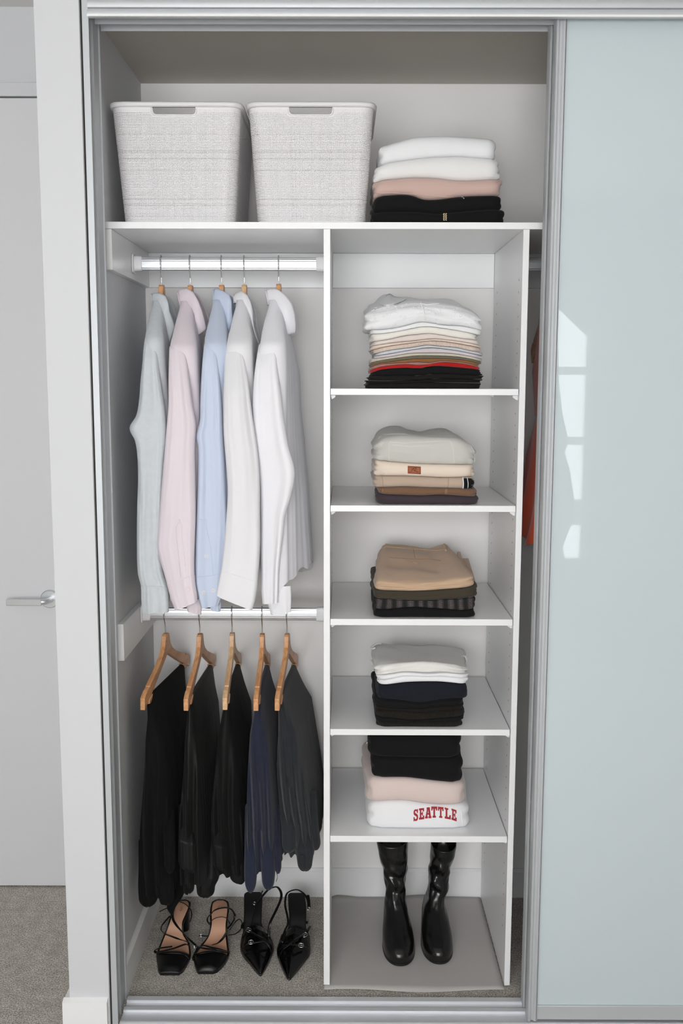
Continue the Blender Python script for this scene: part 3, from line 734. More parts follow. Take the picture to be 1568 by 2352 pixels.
# compartment 1: thin tops
g1 = 'thin tops folded on the first tower shelf'
Y1 = .022; Z1 = SH[0][1]+.0006
rows = [
 ('folded_tshirt', 'black t-shirt at the very bottom of the top tower shelf stack', C_black2, (841, 1107), [(841, 883), (900, 882), (960, 880), (1010, 879), (1107, 880)]),
 ('folded_tshirt', 'black t-shirt second from the bottom of the top tower shelf stack', C_black, (843, 1108), [(843, 874), (900, 875), (960, 873), (1010, 870), (1108, 871)]),
 ('folded_tshirt', 'black t-shirt third from the bottom of the top tower shelf stack', C_black2, (849, 1110), [(849, 866), (900, 863), (960, 863), (1010, 859), (1060, 861), (1110, 863)]),
 ('folded_tshirt', 'black t-shirt directly under the red one', C_black, (853, 1108), [(853, 857), (865, 852), (885, 848), (930, 845), (960, 846), (1000, 841), (1050, 844), (1108, 850)]),
 ('folded_tshirt', 'bright red t-shirt just above the black ones', C_red, (849, 1104), [(849, 851), (860, 847), (880, 842), (930, 837), (960, 839), (985, 837), (1015, 832), (1060, 835), (1104, 844)]),
 ('folded_tshirt', 'thin old rose t-shirt just above the red one', C_rose, (849, 1103), [(849, 844), (870, 837), (900, 834.5), (930, 833), (960, 831), (975, 833), (990, 833), (1012, 829), (1050, 832), (1103, 841)]),
 ('folded_tshirt', 'mustard brown t-shirt between rose and taupe ones', C_must, (851, 1104), [(851, 838), (900, 831), (950, 825), (1000, 824), (1050, 826), (1080, 830), (1104, 836)]),
 ('folded_tshirt', 'olive taupe t-shirt above the mustard brown one', C_taupe, (852, 1106), [(852, 833), (875, 828), (900, 824), (950, 818), (980, 817), (1020, 818), (1060, 821), (1106, 830)]),
 ('folded_tshirt', 'pale stone t-shirt above the olive taupe one', C_stone, (853, 1108), [(853, 824), (870, 823), (900, 819), (940, 812), (980, 811), (1020, 811), (1060, 815), (1108, 824)]),
 ('folded_tshirt', 'lavender grey t-shirt above the stone one', C_lav, (861, 1107), [(861, 818), (880, 815), (900, 812), (950, 803), (980, 799), (1000, 799), (1050, 806), (1107, 817)]),
 ('folded_tshirt', 'mottled grey blue t-shirt above the lavender grey one', C_marl, (862, 1111), [(862, 812), (900, 804), (950, 798), (980, 793), (1000, 795), (1050, 799), (1080, 806), (1111, 810)]),
 ('folded_tshirt', 'peach ribbed top above the mottled grey blue one', C_peachr, (857, 1106), [(857, 803), (890, 796), (930, 790), (960, 786), (1000, 783), (1050, 789), (1106, 799)]),
 ('folded_tshirt', 'light peach t-shirt above the peach ribbed one', C_peach, (852, 1107), [(852, 795), (900, 788), (950, 783), (990, 778.5), (1010, 779), (1060, 785), (1107, 794)]),
 ('folded_tshirt', 'blush white t-shirt below the cream one', C_blush, (853, 1104), [(853, 785), (890, 780), (930, 771), (960, 768), (985, 766), (1010, 769), (1050, 776), (1104, 782)]),
 ('folded_tshirt', 'cream ribbed t-shirt second below the eyelet blouse', C_cream, (851, 1099), [(851, 767), (880, 766), (920, 760), (960, 752), (985, 750), (1010, 753), (1050, 759), (1099, 769)]),
 ('folded_tshirt', 'off-white t-shirt directly under the eyelet blouse', C_offw, (849, 1110), [(849, 757), (880, 757), (920, 751), (950, 743), (965, 740), (985, 741), (1020, 747), (1060, 749), (1110, 759)]),
]
prev = None
for i, (nm, lb, m, xr, top) in enumerate(rows):
    jit = [0, .002, -.001, .001][i % 4]
    folded(nm, lb, g1, m, xr, prev, top, Z1, yf=Y1+jit, depth=.29+.004*(i % 3), seed=20+i, plies=2 if i > 3 else 3, wr=.001)
    prev = top
bl_f = [(833, 728), (845, 722), (860, 716), (900, 708), (950, 700), (1000, 703), (1050, 709), (1090, 722), (1108, 738)]
bl_b = [(842, 710), (856, 699), (868, 696), (876, 686), (893, 676), (905, 682), (920, 685), (940, 685), (957, 688), (975, 690), (1000, 688), (1040, 687), (1056, 695), (1070, 704), (1090, 706)]
bl, bbl = folded('folded_blouse', 'white eyelet cotton blouse crumpled on top of the stack of thin tops', g1, C_eyelet, (838, 1108), prev, bl_f, yf=Y1+.002, depth=.28, back=bl_b, seed=50, plies=4, wr=.009, parts=True)
rnd = random.Random(4)
mb = MB()
for i in range(70):
    px, py = rnd.uniform(850, 1100), rnd.uniform(698, 752)
    h = hit(bbl, px, py, .0004)
    if h:
        n = h[1]; t = n.cross(Vector((0, 0, 1))); t = t.normalized() if t.length > .01 else Vector((1, 0, 0)); b = n.cross(t)
        mb.tube([h[0]+t*.0026*math.cos(q*math.pi/4)+b*.0026*math.sin(q*math.pi/4) for q in range(8)], .0008, .0006, 5, up=n, closed=True)
o = mb.build('eyelet', C_white, bl, smooth=True); o['kind'] = 'stuff'
# crumpled collar and placket of the blouse
def sheet(pts_a, pts_b, name, m, root, n=10, th=.0016, k=6, curl=.004, seed=0, sm=True):
    A = curve3(pts_a, n); B = curve3(pts_b, n); L_ = min(len(A), len(B)); vs = []; fs = []
    for i in range(L_):
        for j in range(k+1):
            t = j/k; p = A[i].lerp(B[i], t); p = p+Vector((0, -math.sin(t*math.pi)*curl, 0)); vs.append(p+Vector((0, 1, .3))*(.002*fn(i*.35+seed, j*.5, seed, 1)))
    for i in range(L_-1):
        for j in range(k): a = i*(k+1)+j; fs.append((a, a+1, a+k+2, a+k+1))
    return MB().add(vs, fs).build(name, m, root, smooth=True, solid=th)
def HP(bv, pts, off): return [(hit(bv, x, y, off) or (P(x, y, .2), 0))[0] for x, y in pts]
sheet([P(868, 697, .25), P(876, 687, .26), P(894, 675, .27), P(908, 682, .27), P(938, 684, .27)], HP(bbl, [(872, 700), (878, 702), (888, 704), (905, 700), (925, 693)], .002), 'collar', C_eyelet, bl, curl=.002)
seam(bbl, [(966, 692), (970, 705), (974, 720), (977, 734)], bl, C_white, 'placket_edge', w=.0022)
sheet([P(963, 690, .27), P(980, 688, .28), P(1000, 690, .28), P(1012, 694, .28)], HP(bbl, [(964, 697), (980, 700), (994, 699), (1008, 698)], .001), 'collar', C_eyelet, bl, curl=.001)

# compartment 2: trousers and shorts
g2 = 'trousers folded on the second tower shelf'
Y2 = .02; Z2 = SH[1][1]+.0006
p1 = [(854, 1136), (868, 1134), (880, 1136), (930, 1138), (970, 1139), (1010, 1137), (1060, 1140), (1098, 1143)]
p2 = [(862, 1121), (900, 1120), (930, 1119), (980, 1121), (1030, 1122), (1070, 1124), (1096, 1126)]
p3 = [(859, 1094), (900, 1094), (930, 1094), (980, 1096), (1020, 1098), (1060, 1097), (1089, 1095)]
p4 = [(860, 1057), (880, 1060), (920, 1063), (960, 1066), (1010, 1067), (1050, 1068), (1092, 1069)]
q1, v1 = folded('folded_trousers', 'dark plum trousers at the bottom of the second tower shelf stack', g2, C_plum, (864, 1098), None, p1, Z2, yf=Y2, depth=.31, seed=61, xback=(862, 1085), plies=2)
q2, v2 = folded('folded_trousers', 'brown canvas trousers just above the dark plum pair', g2, C_brown, (867, 1096), p1, p2, yf=Y2, depth=.30, seed=62, plies=2, parts=True)
q3, v3 = folded('folded_shorts', 'khaki shorts with a black and white striped waistband at the right end', g2, C_khaki, (860, 1089), p2, p3, yf=Y2, depth=.30, seed=63, plies=3, parts=True)
q4, v4 = folded('folded_jeans', 'cream denim garment with a small tan leather patch', g2, C_sand, (861, 1090), p3, p4, yf=Y2-.002, depth=.30, seed=64, plies=3, parts=True, wr=.003)
sg_f = [(860, 1024), (880, 1012), (900, 1006), (940, 1003), (980, 1005), (1020, 1006), (1060, 1010), (1080, 1022), (1094, 1036)]
sg_b = [(866, 1008), (875, 993), (886, 984), (900, 979), (930, 978), (945, 985), (962, 988), (975, 991), (1000, 985), (1030, 983), (1045, 989), (1058, 998), (1075, 1010)]
q5, v5 = folded('folded_jeans', 'pale sage denim jacket with white stitching topmost on the second tower shelf', g2, C_sage, (860, 1094), p4, sg_f, yf=Y2-.004, depth=.31, back=sg_b, seed=65, plies=3, wr=.007, parts=True, R0=.05)
seam(v5, [(893, 1062), (893, 1040), (893, 1017), (898, 1014)], q5, C_stitch)
seam(v5, [(895, 1015), (930, 1018), (960, 1016), (1000, 1014), (1033, 1012)], q5, C_stitch)
seam(v5, [(900, 1022), (940, 1026), (980, 1023), (1015, 1021), (1033, 1014)], q5, C_stitch)
seam(v5, [(1033, 1012), (1040, 1030), (1043, 1066)], q5, C_stitch)
seam(v5, [(868, 1006), (880, 997), (900, 996), (930, 996), (955, 993), (975, 995), (1000, 1003), (1020, 1007), (1040, 1002), (1062, 998)], q5, C_stitch)
seam(v5, [(869, 1008), (880, 999), (900, 998), (930, 998), (955, 995.5), (975, 997.5), (1000, 1005.5), (1020, 1009.5), (1040, 1004.5), (1062, 1000)], q5, C_stitch)
seam(v5, [(1062, 1000), (1078, 1018), (1088, 1036), (1091, 1050), (1088, 1064)], q5, C_stitch)
seam(v2, [(878, 1131), (879, 1122)], q2, C_stitchb); seam(v2, [(1022, 1136), (1023, 1123)], q2, C_stitchb); seam(v2, [(1025, 1136), (1026, 1123)], q2, C_stitchb)
seam(v3, [(877, 1095), (880, 1118)], q3, C_stitchb); seam(v3, [(1030, 1098), (1028, 1122)], q3, C_stitchb)
v3_ = v3
seam(v3, [(1062.5, 1097), (1063.5, 1110), (1063, 1125)], q3, C_white, 'waistband_stripe', w=.0018, off=.0012)
seam(v3, [(1072, 1097), (1074, 1110), (1073.5, 1125)], q3, C_white, 'waistband_stripe', w=.0009, off=.0014)
def rr_px(x0, y0, x1, y1, r, sk=0):
    pts = []
    for cx, cy, a0 in ((x1-r, y1-r, 0), (x0+r, y1-r, 90), (x0+r, y0+r, 180), (x1-r, y0+r, 270)):
        for i in range(5): a = R(a0+90*i/4); x, y = cx+r*math.cos(a), cy+r*math.sin(a); pts.append((x, y+sk*(x-x0)))
    return pts
v4_ = v4
def pxstroke(bv, pts, root, m, name, w): return seam(bv, pts, root, m, name, w=w, off=.0024, n=4)
pxstroke(v4, [(944, 1078), (950, 1076), (956, 1075), (955, 1078), (950, 1080), (955, 1082), (960, 1084)], q4, M_burn, 'pressed_letter', .0006)
pxstroke(v4, [(951, 1076), (946, 1080), (941, 1084)], q4, M_burn, 'pressed_letter', .0005)
pxstroke(v4, [(956.5, 1079.5), (958, 1079.6)], q4, M_burn, 'pressed_letter', .0006)
pxstroke(v4, rr_px(938, 1072.5, 964, 1086, 3, .06), q4, M_burn, 'patch_stitching', .0003)
seam(v4, [(1081, 1071), (1081, 1092)], q4, C_stitchb, w=.0004)

def patch(bv, x0, x1, y0, y1, root, m, name, off=.0006, nx=8, ny=8, skew=0.):
    G = []
    for j in range(ny+1):
        row = []
        for i in range(nx+1):
            px, py = lerp(x0, x1, i/nx), lerp(y0, y1, j/ny)+skew*i/nx; h = None
            for q in range(14):
                h = hit(bv, px, py, off)
                if h: break
                px -= 1
            row.append(h[0] if h else None)
        G.append(row)
    ok = [p for r in G for p in r if p is not None]
    vs = []; fs = []
    for r in G:
        for p in r: vs.append(p if p is not None else ok[0])
    for j in range(ny):
        for i in range(nx):
            a = j*(nx+1)+i; q = (a, a+1, a+nx+2, a+nx+1)
            if max((vs[q[k]]-vs[q[k-1]]).length for k in range(4)) < .02: fs.append(q)
    return MB().add(vs, fs).build(name, m, root, smooth=True, solid=.0012)
patch(v3_, 1061.5, 1088, 1099, 1121, q3, C_black, 'waistband')
patch(v4_, 936, 966, 1070.5, 1087, q4, M_leatherp, 'leather_patch', off=.0004, skew=1.8)
# compartment 3
g3 = 'trousers folded on the third tower shelf'
Y3 = .012; Z3 = SH[2][1]+.0006
p1 = [(856, 1402), (900, 1400), (940, 1396), (980, 1397), (1020, 1400), (1060, 1403), (1097, 1401)]
p2 = [(858, 1376), (900, 1378), (940, 1380), (980, 1381), (1020, 1378), (1060, 1376), (1097, 1373)]
p3 = [(858, 1356), (900, 1357), (940, 1358), (980, 1357), (1020, 1354), (1060, 1351), (1097, 1346)]
t1, v1 = folded('folded_trousers', 'black trousers at the bottom of the third tower shelf stack', g3, C_black, (856, 1096), None, p1, Z3, yf=Y3, depth=.36, seed=71, plies=2)
t2, v2 = folded('folded_trousers', 'black and white checked woollen trousers', g3, C_check, (858, 1095), p1, p2, yf=Y3, depth=.36, seed=72, plies=2, fplies=2)
t3, v3 = folded('folded_trousers', 'dark olive cotton trousers under the tan chinos', g3, C_olive, (858, 1098), p2, p3, yf=Y3, depth=.36, seed=73, plies=3, fplies=2)
tn_m = [(861, 1345), (900, 1348), (940, 1348), (980, 1345), (1010, 1343), (1050, 1339), (1096, 1334)]
tn_f = [(858, 1336), (880, 1336), (920, 1339), (960, 1338), (1010, 1335), (1050, 1330), (1093, 1324)]
tn_b = [(868, 1262), (876, 1252), (886, 1246), (900, 1248), (930, 1250), (952, 1254), (970, 1257), (985, 1258), (1000, 1252), (1022, 1249), (1029, 1258), (1036, 1264), (1048, 1276)]
t4, v4 = folded('folded_trousers', 'tan chino trousers topmost on the third tower shelf, back pocket button showing', g3, C_tan, (860, 1094), p3, tn_f, yf=Y3-.002, depth=.37, back=tn_b, xback=(864, 1050), seed=74, plies=2, fplies=2, wr=.009, parts=True)
# lower leg of the chinos sticking out behind at the right
def slab(pts_top, th, name, m, root):
    n = len(pts_top); vs = [Vector(p) for p in pts_top]; lo = [p-Vector((0, 0, th)) for p in vs]
    return MB().rings([lo, vs]).build(name, m, root, bevel=.003)
slab([PZ(1050, 1266, Z3+.104), PZ(1057, 1267, Z3+.104), PZ(1068, 1300, Z3+.104), PZ(1084, 1324, Z3+.104), PZ(1050, 1320, Z3+.104)], .012, 'trouser_leg', C_tan, t4)
slab([PZ(1056, 1282, Z3+.092), PZ(1076, 1282, Z3+.092), PZ(1088, 1320, Z3+.092), PZ(1091, 1332, Z3+.092), PZ(1050, 1332, Z3+.092)], .012, 'trouser_leg', C_tan, t4)
dkt = C_tan
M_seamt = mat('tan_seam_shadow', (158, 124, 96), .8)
seam(v4, [(868, 1262), (886, 1256), (910, 1258), (950, 1261), (1000, 1264), (1026, 1262)], t4, C_tan, 'waistband_seam', w=.0016)
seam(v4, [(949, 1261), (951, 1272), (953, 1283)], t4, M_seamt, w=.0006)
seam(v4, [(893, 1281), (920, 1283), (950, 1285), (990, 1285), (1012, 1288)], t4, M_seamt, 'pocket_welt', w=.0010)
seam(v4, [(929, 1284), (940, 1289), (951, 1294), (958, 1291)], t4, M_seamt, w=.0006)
for nm_, cx_, y0_ in (('belt_loop', 1020, 1250),):
    seam(v4, [(1018, 1252), (1022, 1258), (1023, 1266)], t4, C_tan, nm_, w=.0045, off=.0025)
def button(bv, px, py, r, root, m, hole=None):
    h = hit(bv, px, py, .0004)
    if not h: return
    p, n = h; t = n.cross(Vector((0, 0, 1))).normalized(); b = n.cross(t)
    c = lambda q, rr, o: p+(t*math.cos(q)+b*math.sin(q))*rr+n*o
    mb = MB().rings([[c(2*math.pi*i/20, rr, o) for i in range(20)] for rr, o in ((r, 0), (r, .0012), (r*.82, .0018), (r*.68, .0011), (.0001, .0011))])
    bt_ = mb.build('button', m, root, smooth=True, auto=35)
    if hole:
        mb = MB()
        for sx in (-.25, .25):
            for sy in (-.25, .25):
                q = p+t*sx*r+b*sy*r+n*.00125; mb.rings([[q+(t*math.cos(a)+b*math.sin(a))*r*.11 for a in [k*math.pi/3 for k in range(6)]], [q+n*.0003+(t*math.cos(a)+b*math.sin(a))*r*.11 for a in [k*math.pi/3 for k in range(6)]]])
        mb.build('button_hole', hole, bt_)
    return bt_
button(v4, 954, 1292, .0078, t4, C_tan, M_seamt)

# compartment 4
g4 = 'tops folded on the fourth tower shelf'
Y4 = .016; Z4 = SH[3][1]+.0006
k1 = [(862, 1658), (880, 1660), (920, 1660), (1000, 1659), (1065, 1657)]
k2 = [(864, 1647), (900, 1649), (940, 1654), (1000, 1651), (1066, 1645)]
k3 = [(861, 1637), (900, 1636), (960, 1640), (1020, 1637), (1069, 1634)]
k4 = [(862, 1622), (900, 1626), (960, 1628), (1000, 1623), (1067, 1621)]
k5 = [(862, 1606), (900, 1609), (930, 1612), (965, 1616), (1000, 1612), (1040, 1607), (1066, 1607)]
k6 = [(866, 1577), (900, 1574), (940, 1570), (1000, 1568), (1040, 1571), (1075, 1576)]
k7 = [(868, 1568), (900, 1561), (930, 1555), (980, 1556), (1020, 1556), (1076, 1562)]
k8 = [(868, 1554), (900, 1549), (930, 1545), (980, 1548), (1020, 1546), (1075, 1552)]
for i, (lb, m, xr, bo, to) in enumerate([
    ('black top at the very bottom of the fourth tower shelf stack', C_blackrib, (864, 1064), None, k1),
    ('thin black top second from the bottom of the fourth tower shelf stack', C_black, (863, 1066), k1, k2),
    ('black ribbed top third from the bottom of the fourth tower shelf stack', C_blackrib, (861, 1069), k2, k3),
    ('black top fourth from the bottom of the fourth tower shelf stack', C_black2, (862, 1067), k3, k4),
    ('black top directly under the navy knit jumper', C_black, (858, 1066), k4, k5)]):
    folded('folded_tee', lb, g4, m, xr, bo, to, Z4, yf=Y4+[0, .003, -.001, .002, 0][i], depth=.29, seed=80+i, plies=2, wr=.001)
jn, vj = folded('folded_jumper', 'navy knitted jumper between white and black tops', g4, C_navyk, (866, 1075), k5, k6, yf=Y4-.002, depth=.28, seed=86, plies=2, R0=.02)
folded('folded_tee', 'plain white top directly on the navy knitted jumper', g4, C_white, (868, 1076), k6, k7, yf=Y4-.001, depth=.28, seed=87, plies=2, wr=.001)
folded('folded_tee', 'plain white top directly under the ribbed white one', g4, C_white, (868, 1075), k7, k8, yf=Y4, depth=.28, seed=88, plies=2, wr=.001)
rb_f = [(862, 1533), (880, 1528), (920, 1524), (960, 1521), (1000, 1522), (1040, 1527), (1073, 1534)]
rb_b = [(856, 1486), (862, 1479), (875, 1477), (895, 1481), (930, 1488), (965, 1491), (1000, 1488), (1035, 1487), (1050, 1492), (1060, 1500)]
rb, vr = folded('folded_camisole', 'white ribbed strappy top topmost on the fourth tower shelf', g4, C_ribw, (862, 1072), k8, rb_f, yf=Y4+.002, depth=.29, back=rb_b, xback=(855, 1062), seed=89, plies=3, wr=.007, parts=True)
for pts in ([(874, 1478, .26), (864, 1479, .25), (856, 1484, .24), (853, 1488, .23), (857, 1490, .22), (861, 1487, .22)],
            [(1060, 1507, .2), (1067, 1507, .19), (1071, 1513, .18), (1070, 1520, .17), (1066, 1524, .16)], [(855, 1517, .2), (853, 1520, .19), (856, 1526, .18), (862, 1524, .18)]):
    MB().tube(curve3([P(*p) for p in pts], 6), .004, .0022, 8).build('shoulder_strap', C_ribw, rb, smooth=True)

# compartment 5
g5 = 'sweatshirts folded on the fifth tower shelf'
Y5 = .05; Z5 = SH[4][1]+.0006
s1 = [(844, 1853), (860, 1847), (890, 1843), (930, 1843), (970, 1849), (1010, 1852), (1055, 1852), (1077, 1856)]
s2 = [(848, 1792), (870, 1790), (930, 1789), (960, 1792), (1000, 1797), (1040, 1801), (1073, 1803)]
s3 = [(850, 1740), (900, 1742), (960, 1743), (1000, 1744), (1067, 1744)]
s4 = [(842, 1690), (900, 1688), (1000, 1688), (1064, 1690)]
w1, v1 = folded('folded_sweatshirt', 'white sweatshirt with the red word SEATTLE, lowest in the fifth tower shelf stack', g5, C_white, (845, 1078), None, s1, Z5, yf=Y5-.015, depth=.34, seed=91, plies=2, xback=(836, 1060), parts=True, R0=.045)
w2, v2 = folded('folded_sweatshirt', 'pale pink sweatshirt on the white lettered one', g5, C_pinkp, (840, 1073), s1, s2, yf=Y5-.012, depth=.34, seed=92, plies=2, xback=(826, 1050), R0=.045)
w3, v3 = folded('folded_sweatshirt', 'black sweatshirt directly on the pale pink one', g5, C_black, (852, 1067), s2, s3, yf=Y5-.014, depth=.32, seed=93, plies=2, R0=.04)
w4, v4 = folded('folded_hoodie', 'black hoodie with a small zip pull, topmost on the fifth tower shelf', g5, C_black, (843, 1064), s3, s4, yf=Y5-.012, depth=.32, seed=94, plies=2, R0=.04, parts=True)
MB().tube([P(843, 1701, .07), P(842, 1706, .068), P(840, 1713, .068), P(838.5, 1717, .068)], .0018, .001, 8).build('zip_pull', M_chrome, w4, smooth=True)
seam(v1, [(1058, 1856), (1061, 1880), (1062, 1904)], w1, C_white, 'side_seam', w=.0013)
seam(v2, [(1066, 1806), (1069, 1830), (1067, 1848)], w2, C_pinkp, 'side_seam', w=.0013)
# SEATTLE in slab letters: strokes on a unit cell (x right 0..1, y down 0..1)
LET = {
 'S': [[(.12, .08), (.30, 0), (.62, 0), (.74, .06), (.74, 0), (.95, 0), (.95, .33), (.76, .33), (.70, .20), (.58, .14), (.40, .15), (.32, .22), (.36, .30), (.05, .36), (.03, .2)],
       [(.05, .36), (.36, .30), (.86, .48), (.97, .60), (.68, .68), (.62, .62), (.16, .47)],
       [(.97, .60), (.98, .80), (.86, .95), (.66, 1.), (.38, 1.), (.24, .93), (.24, 1.), (.03, 1.), (.03, .66), (.22, .66), (.28, .79), (.40, .86), (.58, .86), (.68, .79), (.68, .68)]],
 'E': [[(0, 0), (.95, 0), (.95, .30), (.76, .30), (.70, .17), (0, .17)], [(.14, .17), (.42, .17), (.42, .83), (.14, .83)], [(.42, .42), (.60, .42), (.60, .32), (.74, .32), (.74, .68), (.60, .68), (.60, .57), (.42, .57)], [(0, .83), (.70, .83), (.78, .68), (.98, .68), (.98, 1), (0, 1)]],
 'A': [[(.24, 0), (.74, 0), (.92, .84), (.64, .84), (.49, .20), (.36, .84), (.08, .84), (.28, .17), (.24, .17)], [(.38, .54), (.62, .54), (.65, .66), (.35, .66)], [(-.02, .84), (.44, .84), (.44, 1), (-.02, 1)], [(.55, .84), (1.02, .84), (1.02, 1), (.55, 1)]],
 'T': [[(0, 0), (1, 0), (1, .34), (.82, .34), (.76, .17), (.24, .17), (.18, .34), (0, .34)], [(.36, .17), (.64, .17), (.64, .84), (.36, .84)], [(.22, .84), (.78, .84), (.78, 1), (.22, 1)]],
 'L': [[(0, 0), (.58, 0), (.58, .16), (0, .16)], [(.14, .16), (.42, .16), (.42, .83), (.14, .83)], [(0, .83), (.70, .83), (.78, .62), (.98, .62), (.98, 1), (0, 1)]],
}
boxes = [('S', 949, 1859, 960, 1885, -1.5), ('E', 962, 1856.5, 974, 1881.5, -1.2), ('A', 976, 1854.5, 990, 1879, -.9), ('T', 990, 1853.5, 1003.5, 1877.5, 0), ('T', 1005.5, 1854.5, 1018, 1878, 1.2), ('L', 1021, 1856.5, 1035, 1880.5, 2.6), ('E', 1036.5, 1859, 1048, 1884, 4)]
for ch, x0, y0, x1, y1, sk in boxes:
    polys = []
    for poly in LET[ch]:
        d = []
        for a, b in zip(poly, poly[1:]+poly[:1]):
            for k in range(2): d.append((lerp(a[0], b[0], k/2), lerp(a[1], b[1], k/2)))
        polys.append([(lerp(x0, x1, u), lerp(y0, y1, v)+sk*(u-.5)) for u, v in d])
    dec(v1, polys, w1, M_redl, 'embroidered_letter', off=.0012, th=.0008)
# ------------------------------------------------------------------ wooden hangers
def hanger(name, label, group, loc, rotz, wood, bar=True, hook_out=True):
    t = thing(name, label, 'hanger', loc, group); t.rotation_euler = (0, 0, rotz)
    def B(mb, nm, m, **k):
        mb.v = [v+Vector(loc) for v in mb.v]; return mb.build(nm, m, t, **k)
    top = [(0, 0), (-.010, -.001), (-.017, -.006), (-.021, -.018), (-.028, -.036), (-.047, -.056), (-.08, -.074), (-.12, -.090), (-.160, -.1045), (-.172, -.109), (-.1725, -.112), (-.180, -.1145), (-.190, -.1185), (-.1905, -.1155), (-.205, -.123), (-.2185, -.132)]
    bot = [(-.2195, -.165), (-.200, -.157), (-.110, -.115), (-.030, -.075), (-.014, -.066), (0, -.062)]
    half = top+bot
    if not bar: half = [(y*.9, z if z > -.02 else -.02+(z+.02)*1.38-.004) for y, z in top+[(-.196, -.160), (-.170, -.150), (-.130, -.133), (-.095, -.115), (-.062, -.094), (-.035, -.078), (-.016, -.066), (0, -.062)]]
    prof = half+[(-y, z) for y, z in reversed(half[1:-1])]
    mb = MB().prism(prof, 'x', -.0068, .0068)
    B(mb, 'shoulder_bar', wood, bevel=.0025)
    if bar:
        zb_ = -.150
        B(MB().tube([Vector((0, -.176, zb_)), Vector((0, 0, zb_)), Vector((0, .176, zb_))], .0055, .0055, 12, up=(1, 0, 0)), 'trouser_bar', wood, smooth=True, auto=50)
        for s in (-1, 1):
            B(MB().prism([(s*.150, -.138), (s*.183, -.146), (s*.186, -.158), (s*.172, -.160), (s*.160, -.152)], 'x', -.0085, .0085), 'bar_clip', wood, bevel=.002)
    hz = z1b-loc[2]+.002 if not bar else z2b-loc[2]+.002
    w_ = .0125
    pts = [(0, -.006), (0, .012), (-.001, .022), (-.006, .036), (-.0135, .050), (-w_-.003, hz-.030), (-w_-.002, hz-.012), (-.008, hz-.001), (0, hz+.0022), (.008, hz-.001), (w_+.002, hz-.012), (w_+.003, hz-.028)]
    pts = curve3([Vector((0, a, b)) for a, b in pts], 6)
    B(MB().tube(pts, .0017, .0017, 8, up=(1, 0, 0)), 'hook', M_chrome, smooth=True)
    return t
gsh, gtr = 'hangers holding the shirts', 'hangers holding the trousers'
sh_x = [P(x, y, RY1) for x, y in ((371, 654), (437, 655), (509, 654), (561, 654), (640, 652))]
names = ['holding the grey linen shirt', 'holding the pale pink shirt', 'holding the light blue shirt', 'holding the slimmer white shirt beside the blue one', 'holding the white shirt furthest right']
for i, p in enumerate(sh_x):
    hanger('shirt_hanger', 'wooden hanger %s' % names[i], gsh, p, [0, 0, 0, 0, 0][i], M_wood if i != 3 else M_wood2, bar=False)
tr_x = [P(x, y, RY1) for x, y in ((380, 1454), (459, 1455), (533, 1453), (602, 1455), (659, 1455))]
names = ['orange toned wooden trouser hanger, furthest left on the lower rail and turned most', 'orange toned wooden trouser hanger second from the left on the lower rail', 'palest wooden trouser hanger, in the middle of the lower rail', 'wooden hanger holding the navy trousers', 'wooden hanger holding the charcoal trousers']
rots = [-7.4, -2.6, .7, -.2, -4.2]
for i, p in enumerate(tr_x):
    hanger('trouser_hanger', names[i], gtr, p, R(rots[i]), M_wood2 if i == 2 else M_wood)

# ------------------------------------------------------------------ hanging garments
def section(yn, yf_, xn, xm, xf, wn, wm, wf, r, n=120, seed=0, z=0., amp=.004, fr=26., endamp=.0, endfr=60.):
    """closed plan outline, near end at yn, far end at yf_, right side first"""
    pts = []
    L_ = yf_-yn
    h = n//2
    for side in (1, -1):
        for i in range(h):
            q = i/(h-1) if side > 0 else 1-i/(h-1)
            # dense near the ends
            t = .5-.5*math.cos(q*math.pi); t = lerp(q, t, .88)
            y = yn+t*L_
            W = lerp(wn, wm, (t/.5)**.7) if t < .5 else lerp(wm, wf, (t-.5)/.5)
            X = lerp(xn, xm, t/.5) if t < .5 else lerp(xm, xf, (t-.5)/.5)
            e = min(t, 1-t)*L_
            k = math.sqrt(max(0, 1-((r-e)/r)**2)) if e < r else 1
            d = amp*(fn(y*fr+seed, z*1.1+side*3.7, seed, 1)+.5*fn(y*fr*2.3+seed, z*1.6, side*2., 1))
            x = X+side*(W*k+d*min(1, k*1.3))
            yy = y
            if endamp and t < .3:
                yy += -endamp*math.cos((x-xn)*endfr*2*math.pi+1.5*fn(z*1.3, seed, 0, 1)*2+seed)*(1-t/.3)
            pts.append(Vector((x, yy, z)))
    return pts
def hemmed(rings, hem, n=5):
    """shift the lowest rings by hem(point)"""
    N_ = len(rings)
    zt_, zb_ = rings[0][0].z, rings[-1][0].z
    for r in rings:
        for p in r:
            f = max(0, min(1, 1-(p.z-zb_)/(.25*(zt_-zb_)))); p.z += hem(p)*f*f
def close_bottom(rings, up=.012, k=.86):
    last = rings[-1]; c = sum(last, Vector())/len(last)
    rings.append([c+(p-c)*k+Vector((0, 0, up+(p.z-c.z)*.0)) for p in last]); return rings
def col(rows, k, i): return [(r[0], r[k]) for r in rows]
